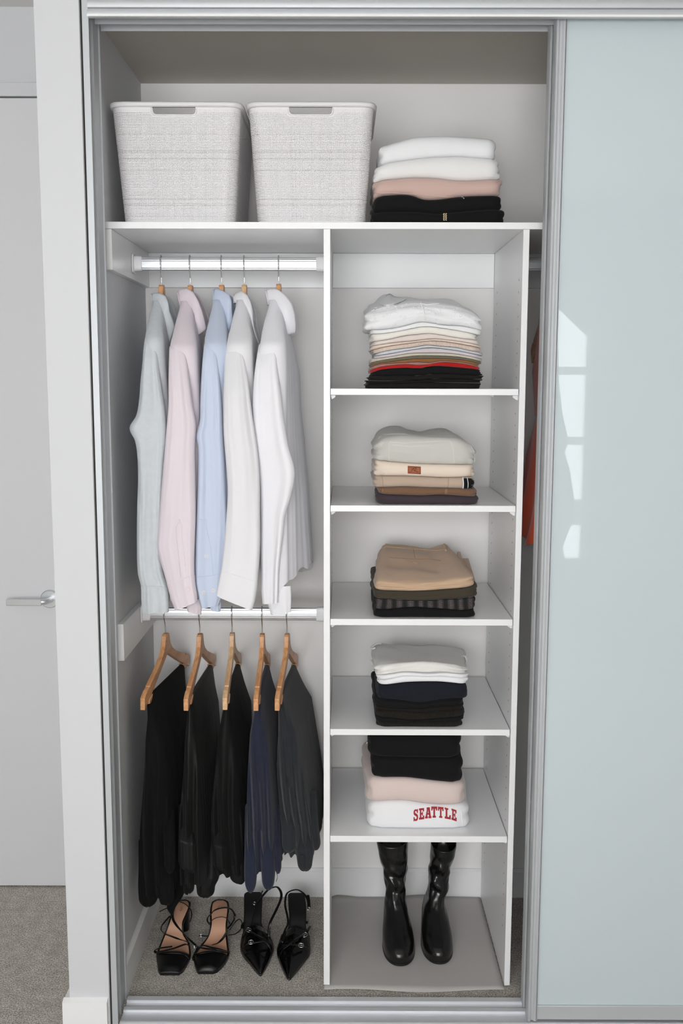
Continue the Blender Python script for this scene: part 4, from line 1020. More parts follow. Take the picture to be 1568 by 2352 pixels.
def panel_loft(rows, n=120, steps=60, seed=0, amp=.004, fr=26., hem=None, r=.03, endamp=0., endfr=60., ease=None):
    """rows: (py, px_left, px_right, yn, wm, dx_mid, yf, dx_far, wf)"""
    ys = [a[0] for a in rows]; rings = []
    for s in range(steps+1):
        py = lerp(ys[0], ys[-1], s/steps)
        g = [sinterp([(a[0], a[k]) for a in rows], py) if k in (1, 2) else interp([(a[0], a[k]) for a in rows], py) for k in range(1, 9)]
        pl, pr, yn, wm, dxm, yff, dxf, wf = g
        A, B_ = P(pl, py, yn+.012), P(pr, py, yn+.012)
        xn = (A.x+B_.x)/2; wn = max(.002, (B_.x-A.x)/2)
        gr = min(1, s/steps*1.6+.15)
        rings.append(section(yn, yff, xn, dxm, dxf, wn, wm, wf, min(r, wn*1.6), n, seed, A.z, amp*gr, fr, endamp*gr, endfr))
    if hem: hemmed(rings, hem)
    return rings
def tube_loft(left, right, yc, hd, n=72, steps=80, seed=0, amp=.005, uf=3., zfr=1.6, lobes=2.6, round_top=.0, wr=0., round_bot=0.):
    """sleeve-like tube whose silhouette follows two px edges; yc, hd: lists over py"""
    y0 = max(left[0][1], right[0][1]) if False else min(left[0][1], right[0][1]); y1 = max(left[-1][1], right[-1][1])
    Lf = [(b, a) for a, b in left]; Rf = [(b, a) for a, b in right]
    rings = []
    for s in range(steps+1):
        t = s/steps; py = lerp(y0, y1, t)
        yl = lerp(left[0][1], left[-1][1], t); yr = lerp(right[0][1], right[-1][1], t)
        Y = interp(yc, py); H = interp(hd, py)
        A = P(sinterp(Lf, yl), yl, Y); B_ = P(sinterp(Rf, yr), yr, Y)
        c = (A+B_)/2; hv = (B_-A)/2
        k = 1.
        if round_top and t < round_top: k = math.sqrt(max(.02, 1-(1-t/round_top)**2))
        if round_bot and t > 1-round_bot: kb = math.sqrt(max(.06, 1-((t-1+round_bot)/round_bot)**2)); hv = hv*kb; H *= kb
        rg = []
        for j in range(n):
            a = 2*math.pi*j/n; cx_, sy = math.cos(a), math.sin(a)
            u = cx_
            f = amp*min(1, t*5+.1)*(fn(u*uf+seed, c.z*zfr, seed*1.3+(2 if sy > 0 else 0), 1)*1.4+.6*fn(u*uf*2.4+seed, c.z*zfr*2.1, seed+5., 1)+wr*fn(u*2.+seed, c.z*22., seed, 1))
            ca = math.copysign(abs(cx_)**.8, cx_)
            rg.append(Vector((c.x+hv.x*ca*(1), Y+(H*k+f)*sy*-1 if False else Y+math.copysign(abs(sy)**.75, sy)*H*k+f*(-1 if sy < 0 else 1)*abs(sy), c.z+hv.z*ca)))
        rings.append(rg)
    return rings

def linen(name, c, **k): return mat(name, c, .92, bump=('noise', 260, .22, .0007), sheen=.25, spec=.15, **k)
S_grey = mat('pale_grey_linen', (210, 215, 218), .92, bump=('weave', 300, .35, .0006), var=.06, sheen=.2, spec=.15, extra={'vscale': 70})
S_pink = linen('pale_pink_shirting', (230, 219, 225)); S_blue = linen('light_blue_shirting', (203, 213, 232))
S_wh = linen('white_shirting', (234, 233, 236)); S_wh2 = linen('bright_white_shirting', (238, 237, 241))
YM = .255
def collar(root, m, up, lo, yc=YM, Rr=.052, rin=None, thick=.0022):
    """fold-over collar: near and far halves; up/lo px polylines from the back of the neck to the point"""
    n = 26
    def at(pl, t):
        d = [0]
        for a, b in zip(pl, pl[1:]): d.append(d[-1]+math.dist(a, b))
        return interp([(q/d[-1], p[0]) for q, p in zip(d, pl)], t), interp([(q/d[-1], p[1]) for q, p in zip(d, pl)], t)
    for side in (-1, 1):
        vs = []; fs = []; K = 8
        for i in range(n+1):
            t = i/n; bulge = Rr*math.sin(math.pi*min(1, .06+t*.62))
            u = Vector(P(*at(up, t), yc-bulge)); l = Vector(P(*at(lo, t), yc-bulge-.010))
            if side > 0:
                u.y = 2*yc-u.y; l.y = 2*yc-l.y
            for k in range(K+1):
                s = k/K; q = u.lerp(l, s); q.y += side*.007*math.sin(s*math.pi)+side*.0015*fn(t*5, s*2, side, 1); vs.append(q)
        for i in range(n):
            for k in range(K): a = i*(K+1)+k; fs.append((a, a+1, a+K+2, a+K+1))
        MB().add(vs, fs).build('collar', m, root, smooth=True, solid=thick)
    # stand ring inside the collar, closing the back of the neck
    a0 = P(*up[0], yc-.02); b0 = P(*lo[0], yc-.02); vs = []; fs = []
    for i in range(13):
        y = yc-.028+i*.056/12; o = -.004*math.sin(i/12*math.pi)
        vs += [Vector((a0.x+o+.002, y, a0.z-.001)), Vector((b0.x+o, y, b0.z))]
    for i in range(12): fs.append((2*i, 2*i+1, 2*i+3, 2*i+2))
    MB().add(vs, fs).build('collar_stand', m, root, smooth=True, solid=thick)
def shirt(label, m, hp, yoke, hemy, sl, sr, cl, wmid, seed, cuff_at=None, upc=None, loc_=None, dxr=0., hem=None, body_right=None, sleeve_hd=.026, ybody=None, wr=0.):
    root = thing('hanging_shirt', label, 'shirt', (hp.x, YM, P(400, hemy, .2).z), 'shirts on the upper rail')
    rows = []; q = yoke[0]; yoke = [(q[0]-11, q[1]+1, q[2]-1, .212)]+list(yoke)
    for (py, pl, pr, yn) in yoke:
        k = min(1, max(0, (py-yoke[0][0])/(yoke[-1][0]-yoke[0][0])))
        wm = interp(wmid, py)
        xm = hp.x+interp([(yoke[0][0], -.004), (hemy, dxr)], py)
        if body_right:
            br = interp(body_right, py); xr = P(br, py, .2).x; wm = (xr-hp.x+.03)/2 if py > 760 else wm; xm = xr-wm if py > 760 else xm
        rows.append((py, pl, pr, yn, wm, xm, 2*YM-yn, 2*xm-P((pl+pr)/2, py, yn).x, wm*.5))
    rings = panel_loft(rows, 140, 70, seed, .0055, 30., hem=hem, r=.03)
    close_bottom(rings)
    b = MB().rings(rings); o = b.build('body', m, root, smooth=True, auto=60)
    ybs = [(768, .088), (795, .062), (825, .048)]+(ybody or [(780, .045), (900, .022), (1400, .03)])[1:]
    hds = [(768, .006), (800, .013), (860, .021), (1100, sleeve_hd), (1400, .019)]
    R1 = tube_loft(sl, sr, ybs, hds, 80, 110, seed, .0085, 1.35, 1.5, wr=wr, round_top=.012)
    cb = None
    if cuff_at:
        ncut = int(len(R1)*cuff_at)
        s_r = R1[:ncut+1]; c_r = R1[ncut:]
        c_r = [[p+(p-sum(r, Vector())/len(r))*.012 for p in r] for r in c_r]
        MB().rings(close_bottom(s_r, .004, .95)).build('sleeve', m, root, smooth=True, auto=55)
        c_r = close_bottom(c_r, .02, .7)
        MB().rings(c_r).build('cuff', m, root, smooth=True, auto=55)
    else:
        MB().rings(close_bottom(R1)).build('sleeve', m, root, smooth=True, auto=55)
    # far sleeve: the same tube mirrored to the other side of the body, a little narrower
    far = []
    for r in R1[:-1]:
        c = sum(r, Vector())/len(r); far.append([Vector((hp.x+(p.x-c.x)*.5, min(2*YM-p.y-.012, BK-.022), p.z)) for p in r])
    MB().rings(close_bottom(far)).build('sleeve', m, root, smooth=True, auto=55)
    collar(root, m, *cl)
    bv = BVHTree.FromPolygons([p for r in R1 for p in r], [(i*80+j, i*80+(j+1) % 80, (i+1)*80+(j+1) % 80, (i+1)*80+j) for i in range(len(R1)-1) for j in range(80)])
    # armhole seam
    s0 = R1[3]; front = [p for p in s0 if p.y < sum(q.y for q in s0)/len(s0)]
    return root, bv
r1_, v1 = shirt('pale grey green linen shirt, furthest left on the upper rail', S_grey, sh_x[0],
    [(702, 353, 366, .20), (725, 345, 369, .15), (750, 338, 371, .10), (780, 333, 373, .05), (830, 330, 376, .04), (950, 325, 384, .04), (1150, 325, 384, .04), (1385, 325, 384, .045)], 1385,
    [(333, 776), (330, 800), (328, 830), (323, 880), (320, 920), (313, 955), (299, 978), (300, 992), (310, 1010), (316, 1045), (318, 1100), (316, 1160), (315, 1250), (317, 1315), (324, 1345), (325, 1375), (327, 1405)],
    [(351, 776), (360, 800), (366, 850), (373, 900), (379, 940), (382, 1000), (377, 1060), (373, 1130), (371, 1200), (369, 1260), (374, 1310), (384, 1345), (387, 1375), (387, 1405)],
    ([(347, 676), (355, 673), (368, 673), (380, 680), (386, 694), (389, 715), (397, 735), (402, 752)], [(351, 703), (358, 702), (364, 706), (369, 718), (374, 738), (379, 760), (384, 778), (390, 787)]),
    [(702, .021), (740, .026), (800, .034), (1000, .036), (1385, .036)], 11, cuff_at=.905, wr=.5, ybody=[(780, .045), (900, .034), (1400, .04)])
r2_, v2 = shirt('pale pink shirt between the grey linen and light blue ones', S_pink, sh_x[1],
    [(703, 414, 436, .20), (730, 405, 441, .15), (765, 396, 447, .09), (797, 389, 452, .045), (850, 388, 456, .04), (950, 388, 460, .04), (1150, 385, 455, .04), (1380, 385, 450, .045)], 1380,
    [(389, 796), (388, 830), (387, 880), (387, 930), (383, 980), (378, 1040), (373, 1100), (368, 1160), (363, 1220), (361, 1255), (369, 1290), (378, 1320), (386, 1350), (394, 1378), (403, 1400)],
    [(421, 788), (430, 830), (436, 880), (442, 930), (449, 975), (447, 1030), (448, 1100), (449, 1180), (447, 1250), (446, 1300), (448, 1340), (452, 1365), (453, 1380)],
    ([(407, 671), (414, 664), (430, 663), (443, 670), (455, 690), (464, 714), (471, 740), (474, 757)], [(415, 704), (421, 698), (432, 698), (440, 708), (446, 724), (449, 742), (452, 758), (455, 770)]),
    [(703, .021), (740, .028), (800, .036), (1000, .036), (1380, .036)], 23, cuff_at=.90, ybody=[(780, .045), (900, .018), (1400, .012)])
r3_, v3 = shirt('light blue shirt between the pink and white ones', S_blue, sh_x[2],
    [(700, 490, 508, .20), (730, 481, 514, .15), (765, 473, 518, .09), (792, 469, 520, .045), (850, 465, 520, .04), (950, 462, 522, .04), (1150, 462, 525, .04), (1375, 462, 520, .045)], 1375,
    [(469, 790), (465, 830), (462, 880), (460, 930), (459, 965), (451, 1003), (455, 1025), (455, 1100), (452, 1180), (449, 1250), (447, 1310), (447, 1335), (453, 1365), (462, 1396)],
    [(495, 790), (500, 830), (506, 880), (510, 930), (513, 1000), (517, 1070), (520, 1150), (522, 1220), (519, 1290), (515, 1330), (512, 1360), (503, 1388)],
    ([(489, 666), (497, 663), (510, 667), (526, 676), (531, 690), (532, 712), (534, 735), (532, 756)], [(490, 701), (497, 699), (506, 704), (514, 716), (519, 734), (520, 752), (521, 765), (522, 775)]),
    [(700, .021), (740, .028), (800, .036), (1000, .029), (1375, .029)], 35, cuff_at=.895, ybody=[(780, .045), (900, .04), (1400, .05)])
r4_, v4 = shirt('white shirt just right of the light blue one, its collar standing open', S_wh, sh_x[3],
    [(700, 545, 563, .20), (730, 535, 570, .15), (765, 526, 576, .09), (790, 520, 578, .045), (850, 516, 582, .04), (950, 524, 586, .05), (1150, 527, 586, .05), (1370, 527, 584, .05)], 1370,
    [(520, 790), (516, 830), (514, 880), (513, 930), (514, 1000), (519, 1060), (523, 1130), (519, 1200), (514, 1260), (508, 1310), (502, 1340), (497, 1366)],
    [(549, 768), (556, 800), (562, 830), (570, 880), (576, 930), (583, 980), (592, 1040), (596, 1100), (597, 1180), (597, 1260), (592, 1330), (586, 1375), (579, 1400)],
    ([(536, 679), (543, 672), (555, 669), (567, 677), (576, 694), (580, 715), (582, 745), (590, 775)], [(538, 696), (548, 696), (557, 702), (566, 712), (573, 730), (580, 750), (586, 770), (594, 789)]),
    [(700, .021), (740, .03), (800, .038), (1000, .030), (1370, .030)], 47, cuff_at=.89, ybody=[(780, .045), (900, .014), (1400, -.008)])
r5_, v5s = shirt('bright white shirt furthest right on the upper rail, with a spread collar', S_wh2, sh_x[4],
    [(700, 617, 640, .20), (730, 608, 647, .15), (765, 599, 652, .09), (792, 594, 655, .045), (850, 588, 656, .04), (950, 596, 655, .045), (1150, 606, 655, .05), (1340, 610, 655, .05)], 1340,
    [(594, 792), (588, 830), (583, 870), (580, 930), (583, 1000), (590, 1060), (596, 1110), (598, 1180), (598, 1250), (600, 1310), (600, 1350), (603, 1385)],
    [(625, 765), (631, 790), (638, 850), (645, 900), (652, 960), (662, 1020), (677, 1085), (668, 1140), (656, 1180), (650, 1230), (642, 1300), (640, 1345), (638, 1383)],
    ([(609, 668), (617, 663), (637, 664), (654, 676), (670, 697), (677, 720), (680, 745), (679, 765)], [(617, 700), (627, 694), (637, 699), (643, 712), (647, 730), (650, 750), (651, 762), (652, 771)]),
    [(700, .021), (740, .03), (800, .036), (1000, .05), (1340, .06)], 59, cuff_at=.93, ybody=[(780, .045), (900, .04), (1400, .05)],
    body_right=[(700, 655), (765, 664), (800, 673), (830, 680), (880, 681), (930, 684), (1000, 690), (1060, 696), (1130, 702), (1200, 705), (1250, 706), (1300, 712), (1340, 712)],
    hem=lambda p: -.02+.045*math.sin((p.y-.02)*8)+.02*fn(p.y*16, p.x*30, 1, 1), dxr=.02)
# second cuff piece hanging below the white sleeve
for root, m, L_, Rt, yc in ((r5_, S_wh2, [(612, 1345), (615, 1385), (622, 1412)], [(668, 1345), (669, 1375), (668, 1405)], .07), (r2_, S_pink, [(425, 1375), (427, 1390), (431, 1404)], [(461, 1375), (463, 1395), (462, 1411)], .07), (r3_, S_blue, [(478, 1375), (480, 1390), (486, 1401)], [(507, 1370), (508, 1390), (506, 1404)], .07)):
    MB().rings(close_bottom(tube_loft(L_, Rt, [(0, yc)], [(0, .012)], 40, 14, 7, .003, 2.))).build('cuff', m, root, smooth=True, auto=55)
M_btn = mat('pearl_button', (232, 232, 234), .3); M_bh = mat('navy_thread', (40, 44, 62), .8)
button(v2, 431.5, 1353, .0062, r2_, mat('pink_button', (230, 216, 220), .35), None)
for x, y, rr in ((473, 1277, .0050), (468, 1361, .0058), (490, 1356, .0058)): button(v3, x, y, rr, r3_, M_btn, M_bh)
seam(v2, [(403, 1340), (420, 1330), (436, 1322), (446, 1318)], r2_, S_pink, 'cuff_seam', w=.0009)
seam(v2, [(412, 1193), (403, 1210), (404, 1240), (408, 1270), (411, 1300), (414, 1325)], r2_, S_pink, 'sleeve_placket', w=.0014)
seam(v2, [(412, 1193), (418, 1210), (418, 1240), (423, 1270), (425, 1300)], r2_, S_pink, 'sleeve_placket', w=.0010)
seam(v3, [(456, 1192), (472, 1194), (475, 1215), (482, 1250), (487, 1290), (489, 1322)], r3_, S_blue, 'sleeve_placket', w=.0009)
seam(v3, [(450, 1326), (470, 1324), (490, 1321), (508, 1318)], r3_, S_blue, 'cuff_seam', w=.0009)
seam(v4, [(509, 1313), (530, 1317), (560, 1326), (588, 1338)], r4_, S_wh, 'cuff_seam', w=.0009)
seam(v1, [(325, 1345), (345, 1346), (365, 1347), (384, 1347)], r1_, S_grey, 'cuff_seam', w=.0012)

# ------------------------------------------------------------------ trousers over the hanger bars
K_blk = mat('black_wool', (13, 13, 13), .88, bump=('twill', 300, .3, .0005), sheen=.02, spec=.2)
K_sat = mat('black_satin_crepe', (16, 15, 15), .6, bump=('noise', 60, .25, .002), sheen=.03, spec=.3)
K_blk2 = mat('faded_black_viscose', (15, 15, 15), .72, bump=('noise', 90, .2, .001), sheen=.02, spec=.25)
K_navy = mat('navy_wool', (38, 42, 60), .88, bump=('twill', 300, .35, .0006), var=.08, sheen=.15, spec=.2, extra={'vscale': 60})
K_char = mat('charcoal_wool', (42, 44, 48), .88, bump=('twill', 300, .35, .0006), var=.06, sheen=.15, spec=.2, extra={'vscale': 60})
def trousers(label, m, hp, rot, rows, seed, lobes=(), endamp=.006, endfr=55., yfar=.43, amp=.004, hem=None):
    """rows: (py, pxl, pxr, yn, far_px_right)"""
    zb_ = hp.z-.150+.0065
    root = thing('hanging_trousers', label, 'trousers', (hp.x, YM, P(400, rows[-1][0], .1).z), 'trousers on the lower rail')
    full = []
    for (py, pl, pr, yn, fr) in rows:
        fx = P(fr, py, yfar-.02).x; nx_ = P((pl+pr)/2, py, yn).x; wf = max(.012, (P(pr, py, yn).x-P(pl, py, yn).x)*.32)
        fx -= wf*.6
        wm = max(.012, (P(pr, py, yn).x-P(pl, py, yn).x)*.5+.004)
        full.append((py, pl, pr, yn, wm, (nx_+fx)/2, yfar, fx, wf))
    rings = panel_loft(full, 340, 84, seed, amp, 24., r=.022, endamp=endamp, endfr=endfr, hem=hem)
    # closed ridge lying over the bar
    sn, cs = math.sin(R(rot)), math.cos(R(rot))
    r0 = rings[0]; top = []
    ynb, yfb = -.168, .168
    for kz, kw in ((0., .15), (-.0015, .6), (-.005, .95), (-.013, 1.15)):
        rg = []
        for i, p in enumerate(r0):
            n = len(r0); h = n//2; side = 1 if i < h else -1; q = i/(h-1) if i < h else 1-(i-h)/(h-1)
            y = lerp(ynb, yfb, q); e = min(q, 1-q); k_ = min(1, e/.03+.15); w_ = .0075*kw*k_
            # world position of the bar point
            bx = hp.x+(-sn)*y*1.0; by = hp.y+cs*y
            rg.append(Vector((bx+side*w_*cs, by, zb_+.0035+kz)))
        top.append(rg)
    # blend between the bar ridge and the first traced ring
    bl = []
    for k in range(1, 8):
        t = k/8; bl.append([a.lerp(b, t*t*(3-2*t)*.5+t*.5) for a, b in zip(top[-1], r0)])
    R_ = top+bl+rings
    close_bottom(R_)
    MB().rings(R_).build('body', m, root, smooth=True, auto=70)
    for (L_, Rt, yc, hd, nm) in lobes:
        rb_ = 0.
        if nm != 'tie_belt': L_ = list(L_[:-1])+[(L_[-2][0]+1, L_[-1][1]+3)]; Rt = list(Rt[:-1])+[(Rt[-2][0]-1, Rt[-1][1]+3)]; rb_ = .12
        MB().rings(close_bottom(tube_loft(L_, Rt, [(L_[0][1], max(yc+hd*1.9, .125)), (L_[0][1]+(L_[-1][1]-L_[0][1])*.6, yc)], [(0, hd)], 48, 40, seed+L_[0][0], .005, 2.6, 1.2, round_bot=rb_), .006, .8)).build(nm, m, root, smooth=True, auto=55)
    return root
t1 = trousers('black wool trousers, furthest left on the lower rail, fanned widest', K_blk, tr_x[0], rots[0],
    [(1700, 332, 372, .055, 430), (1760, 330, 378, .05, 431), (1840, 323, 382, .05, 432), (1920, 318, 386, .05, 433), (2055, 322, 392, .05, 432)], 3,
    [([(319, 1930), (319, 1990), (318, 2035), (320, 2066), (330, 2077)], [(356, 1930), (358, 1990), (362, 2035), (362, 2060), (350, 2076)], .085, .026, 'leg'),
     ([(350, 1960), (354, 2000), (360, 2035), (366, 2060), (378, 2072)], [(392, 1960), (398, 2000), (399, 2035), (399, 2060), (390, 2073)], .065, .026, 'leg'),
     ([(372, 1850), (376, 1930), (378, 1975), (384, 2000)], [(400, 1850), (402, 1930), (402, 1980), (397, 2003)], .04, .02, 'leg'),
     ([(385, 1990), (388, 2040), (385, 2065), (384, 2085), (395, 2097)], [(424, 1990), (428, 2030), (420, 2058), (405, 2080), (398, 2098)], .14, .014, 'tie_belt')], endamp=.012, endfr=30)
t2 = trousers('black crepe trousers with a soft sheen, second from the left on the lower rail', K_sat, tr_x[1], rots[1],
    [(1700, 423, 450, .055, 500), (1760, 420, 455, .05, 503), (1830, 415, 458, .05, 505), (1900, 412, 462, .05, 506), (2032, 416, 468, .055, 500)], 14,
    [([(411, 1850), (410, 1930), (410, 1975), (414, 1988)], [(440, 1850), (448, 1930), (450, 2000), (448, 2009)], .05, .02, 'leg'),
     ([(421, 1960), (422, 2000), (421, 2035), (424, 2051)], [(446, 1960), (447, 2000), (446, 2035), (444, 2048)], .09, .014, 'leg'),
     ([(446, 1930), (448, 1980), (450, 2020), (452, 2040), (461, 2057)], [(506, 1930), (507, 1985), (503, 2015), (494, 2035), (482, 2056)], .15, .026, 'waistband')], endamp=.012, endfr=36)
t3 = trousers('black viscose trousers on the pale middle hanger', K_blk2, tr_x[2], rots[2],
    [(1700, 498, 533, .055, 574), (1760, 493, 540, .05, 574), (1830, 487, 545, .05, 574), (1900, 485, 552, .05, 573), (2008, 498, 556, .055, 570)], 25,
    [([(485, 1860), (485, 1930), (489, 1975), (500, 1990)], [(515, 1860), (520, 1940), (522, 1985), (515, 1999)], .05, .02, 'leg'),
     ([(510, 1930), (520, 1985), (528, 2010), (534, 2019)], [(561, 1930), (563, 1990), (563, 2015), (561, 2029)], .085, .024, 'waistband')], endamp=.011, endfr=34)
t4 = trousers('navy wool trousers between the black and charcoal pairs', K_navy, tr_x[3], rots[3],
    [(1690, 573, 610, .055, 636), (1760, 569, 617, .05, 638), (1830, 567, 625, .05, 640), (1900, 565, 632, .05, 643), (2000, 563, 640, .05, 645)], 36,
    [([(563, 1850), (562, 1930), (561, 2005), (564, 2040), (570, 2046)], [(590, 1850), (592, 1930), (590, 2005), (588, 2032), (578, 2046)], .055, .018, 'waistband'),
     ([(592, 1860), (597, 1940), (600, 2000), (602, 2030), (608, 2039)], [(628, 1860), (630, 1940), (632, 2000), (630, 2025), (620, 2041)], .05, .02, 'waistband'),
     ([(622, 1850), (626, 1930), (630, 1990), (634, 2001)], [(644, 1850), (645, 1930), (646, 1985), (645, 2006)], .07, .014, 'leg')], endamp=.013, endfr=46)
t5 = trousers('charcoal pleated trousers beside the shelf tower on the lower rail', K_char, tr_x[4], rots[4],
    [(1690, 637, 678, .055, 712), (1760, 634, 689, .05, 720), (1830, 638, 700, .05, 729), (1900, 645, 714, .05, 737), (1962, 652, 718, .05, 734)], 48,
    [([(640, 1820), (646, 1900), (648, 1940), (650, 1952)], [(672, 1820), (680, 1900), (680, 1945), (678, 1955)], .05, .02, 'leg'),
     ([(668, 1860), (675, 1920), (680, 1960), (684, 1990), (690, 1997)], [(704, 1860), (714, 1920), (720, 1955), (717, 1982), (706, 1997)], .055, .02, 'waistband'),
     ([(700, 1820), (708, 1890), (716, 1940), (722, 1950)], [(726, 1820), (731, 1890), (736, 1935), (735, 1947)], .07, .016, 'leg')], endamp=.013, endfr=48)
MB().tube(curve3([P(635, 2003, .12), P(636.5, 2015, .12), P(634, 2025, .12)], 5), .0012, .0008, 6).build('hanger_loop', K_blk, t4)
MB().tube(curve3([P(693, 1965, .03), P(693, 1980, .032), P(693, 1996, .036)], 4), .006, .0012, 8).build('belt_loop', K_char, t5)

# ------------------------------------------------------------------ orange dress in the dark bay
C_or = mat('orange_chiffon', (222, 88, 40), .75, bump=('noise', 90, .3, .002), sheen=.3)
C_darkcoat = mat('dark_brown_wool', (40, 32, 28), .9, sheen=.2)
ox = P(1240, 1000, .2).x+.02
dr1 = thing('hanging_dress', 'orange ruffled dress half seen in the dark gap beside the sliding door', 'dress', (ox, YM, .9), 'garments in the dark bay')
rings = []
for i in range(70):
    t = i/69; z = lerp(1.62, P(1225, 1250, .15).z, t); hw = lerp(.02, .055, t**.6); hd = lerp(.05, .2, min(1, t*2)**.7)
    rg = []
    for j in range(110):
        a = 2*math.pi*j/110; k = 1+.22*t*math.sin(a*9+2*fn(z*3, 0, 0, 1)*3)+.10*fn(a*2, z*7, 3, 1)
        rg.append(Vector((ox+hw*math.cos(a)*k, YM-.03+hd*math.sin(a)*(1+.04*math.sin(a*14)), z+.008*math.sin(a*7)*t)))
    rings.append(rg)
MB().rings(close_bottom(rings)).build('skirt', C_or, dr1, smooth=True)
dh = hanger('dress_hanger', 'wooden hanger in the dark bay behind the sliding door', 'hangers in the dark bay', Vector((ox, RY1, 1.99)), 0, M_wood, bar=False)
bod = []
for i in range(16):
    t = i/15; z = lerp(1.93, 1.62, t); hw = lerp(.018, .024, t); hd = lerp(.03, .16, min(1, t*1.6)) if t < .6 else lerp(.16, .06, (t-.6)/.4)
    bod.append([Vector((ox+hw*math.cos(2*math.pi*j/60), YM+hd*math.sin(2*math.pi*j/60), z)) for j in range(60)])
MB().rings(bod).build('bodice', C_or, dr1, smooth=True)

M_coat = mat('black_coat_wool', (26, 24, 24), .95)
for i, cx_ in enumerate((.70, .83, .98)):  # unseen coats added to soak up light and darken the bay
    ct = thing('hanging_coat', ['dark coat nearest the orange dress, behind the glass door', 'dark coat between two others behind the glass door', 'dark coat furthest behind the glass door'][i], 'coat', (cx_, YM, .8), 'garments in the dark bay')
    rg = [section(lerp(.20, .05, min(1, k/6)), lerp(.31, .46, min(1, k/6)), cx_, cx_, cx_, .03, .04, .03, .03, 90, i*9, lerp(1.93, .8, k/40), .006, 24, 0, 40) for k in range(41)]
    MB().rings(close_bottom(rg)).build('body', M_coat, ct, smooth=True, auto=60)
# ------------------------------------------------------------------ shoes
L_blk = mat('black_leather', (14, 14, 14), .32, bump=('noise', 70, .12, .001), spec=.5)
L_pat = mat('glossy_black_leather', (12, 12, 12), .16, spec=.6)
L_boot = mat('black_boot_leather', (16, 15, 15), .24, bump=('noise', 40, .15, .002), spec=.55)
L_matte = mat('black_suede_lining', (13, 12, 12), .7)
L_sole = mat('black_rubber_sole', (20, 20, 20), .5)
L_tan = mat('tan_leather_insole', (206, 160, 132), .55, bump=('noise', 150, .15, .0006), var=.05)
L_stamp = mat('insole_stamp', (168, 116, 92), .6)
def shoe_sole(st, th, name, m, root, inset=0., lift=0., n_=8, flat_bottom=None, cross=.0, rnd=True):
    """st: (py, pxl, pxr, z) stations from toe to heel; builds a slab whose top lies at z"""
    rows = []
    for i in range(len(st)-1):
        for k in range(n_):
            t = k/n_; rows.append(tuple(sinterp([(j, s[q]) for j, s in enumerate(st)], i+t) for q in range(4)))
    rows.append(st[-1])
    top = []; L2 = []; R2 = []
    for py, pl, pr, z in rows:
        a, b = PZ(pl, py, z), PZ(pr, py, z); d = (b-a).normalized(); a = a+d*inset; b = b-d*inset; L2.append(a); R2.append(b)
    if inset: L2 = L2[1:-1]; R2 = R2[1:-1]
    vs = []; fs = []; K = 6; n = len(L2)
    for (zo, kk) in ((lift, 1), (lift-th, -1)):
        for i in range(n):
            for j in range(K+1):
                t = j/K; p = L2[i].lerp(R2[i], t); p = p+Vector((0, 0, zo+(-cross*(1-(2*t-1)**2) if kk > 0 else 0))); vs.append(p)
    A = n*(K+1)
    for i in range(n-1):
        for j in range(K):
            a = i*(K+1)+j; fs.append((a, a+1, a+K+2, a+K+1)); fs.append((A+a, A+a+K+1, A+a+K+2, A+a+1))
        for j in (0, K):
            a = i*(K+1)+j; b = a+K+1; fs.append((a, b, A+b, A+a) if j == 0 else (b, a, A+a, A+b))
    for i in (0, n-1):
        for j in range(K):
            a = i*(K+1)+j; fs.append((a, a+1, A+a+1, A+a) if i == 0 else (a+1, a, A+a, A+a+1))
    return MB().add(vs, fs).build(name, m, root, smooth=True, auto=50, bevel=.0012)
def strap(pts, root, m=None, w=.0042, th=.0013, name='strap', up=(0, 0, 1), n=7):
    return MB().tube(curve3([PZ(*p) for p in pts], n), w, th, 10, up=up).build(name, m or L_blk, root, smooth=True)
def buckle(px, py, z, r, root, tilt=(0, -.5, .85), ax=(1, 0, 0)):
    c = PZ(px, py, z); n = Vector(tilt).normalized(); t = Vector(ax); t = (t-n*t.dot(n)).normalized(); b = n.cross(t)
    pts = [c+t*r*math.copysign(abs(math.cos(a))**.7, math.cos(a))+b*r*.8*math.copysign(abs(math.sin(a))**.7, math.sin(a)) for a in [2*math.pi*i/24 for i in range(24)]]
    mb = MB().tube(pts, .0009, .0009, 6, up=n, closed=True); mb.tube([c-t*r, c, c+t*r], .0008, .0008, 6, up=n)
    return mb.build('buckle', M_chrome, root, smooth=True)
def block_heel(pl, pr, py0, py1, zt, name, m, root, taper=.85, y0=None):
    a, b = PZ(pl, py0, zt), PZ(pr, py0, zt); c, d = PZ(pl, py1, zt), PZ(pr, py1, zt)
    quad = [a, b, d, c]; q = []
    n = 24
    cx = sum(quad, Vector())/4; hx = (b.x-a.x)/2; hy = abs(c.y-a.y)/2
    rings = []
    for z, k in ((zt-.004, 1), (zt*.6, .93), (zt*.25, taper+.03), (.0045, taper), (.001, taper*.99)):
        rings.append([Vector((cx.x+p[0]*k, cx.y+p[1]*k+(1-z/zt)*.004, z)) for p in resample(rrect(hx, hy, min(hx, hy)*.7, 6), n)[0]])
    return MB().rings(rings).build(name, m, root, smooth=True, auto=50)
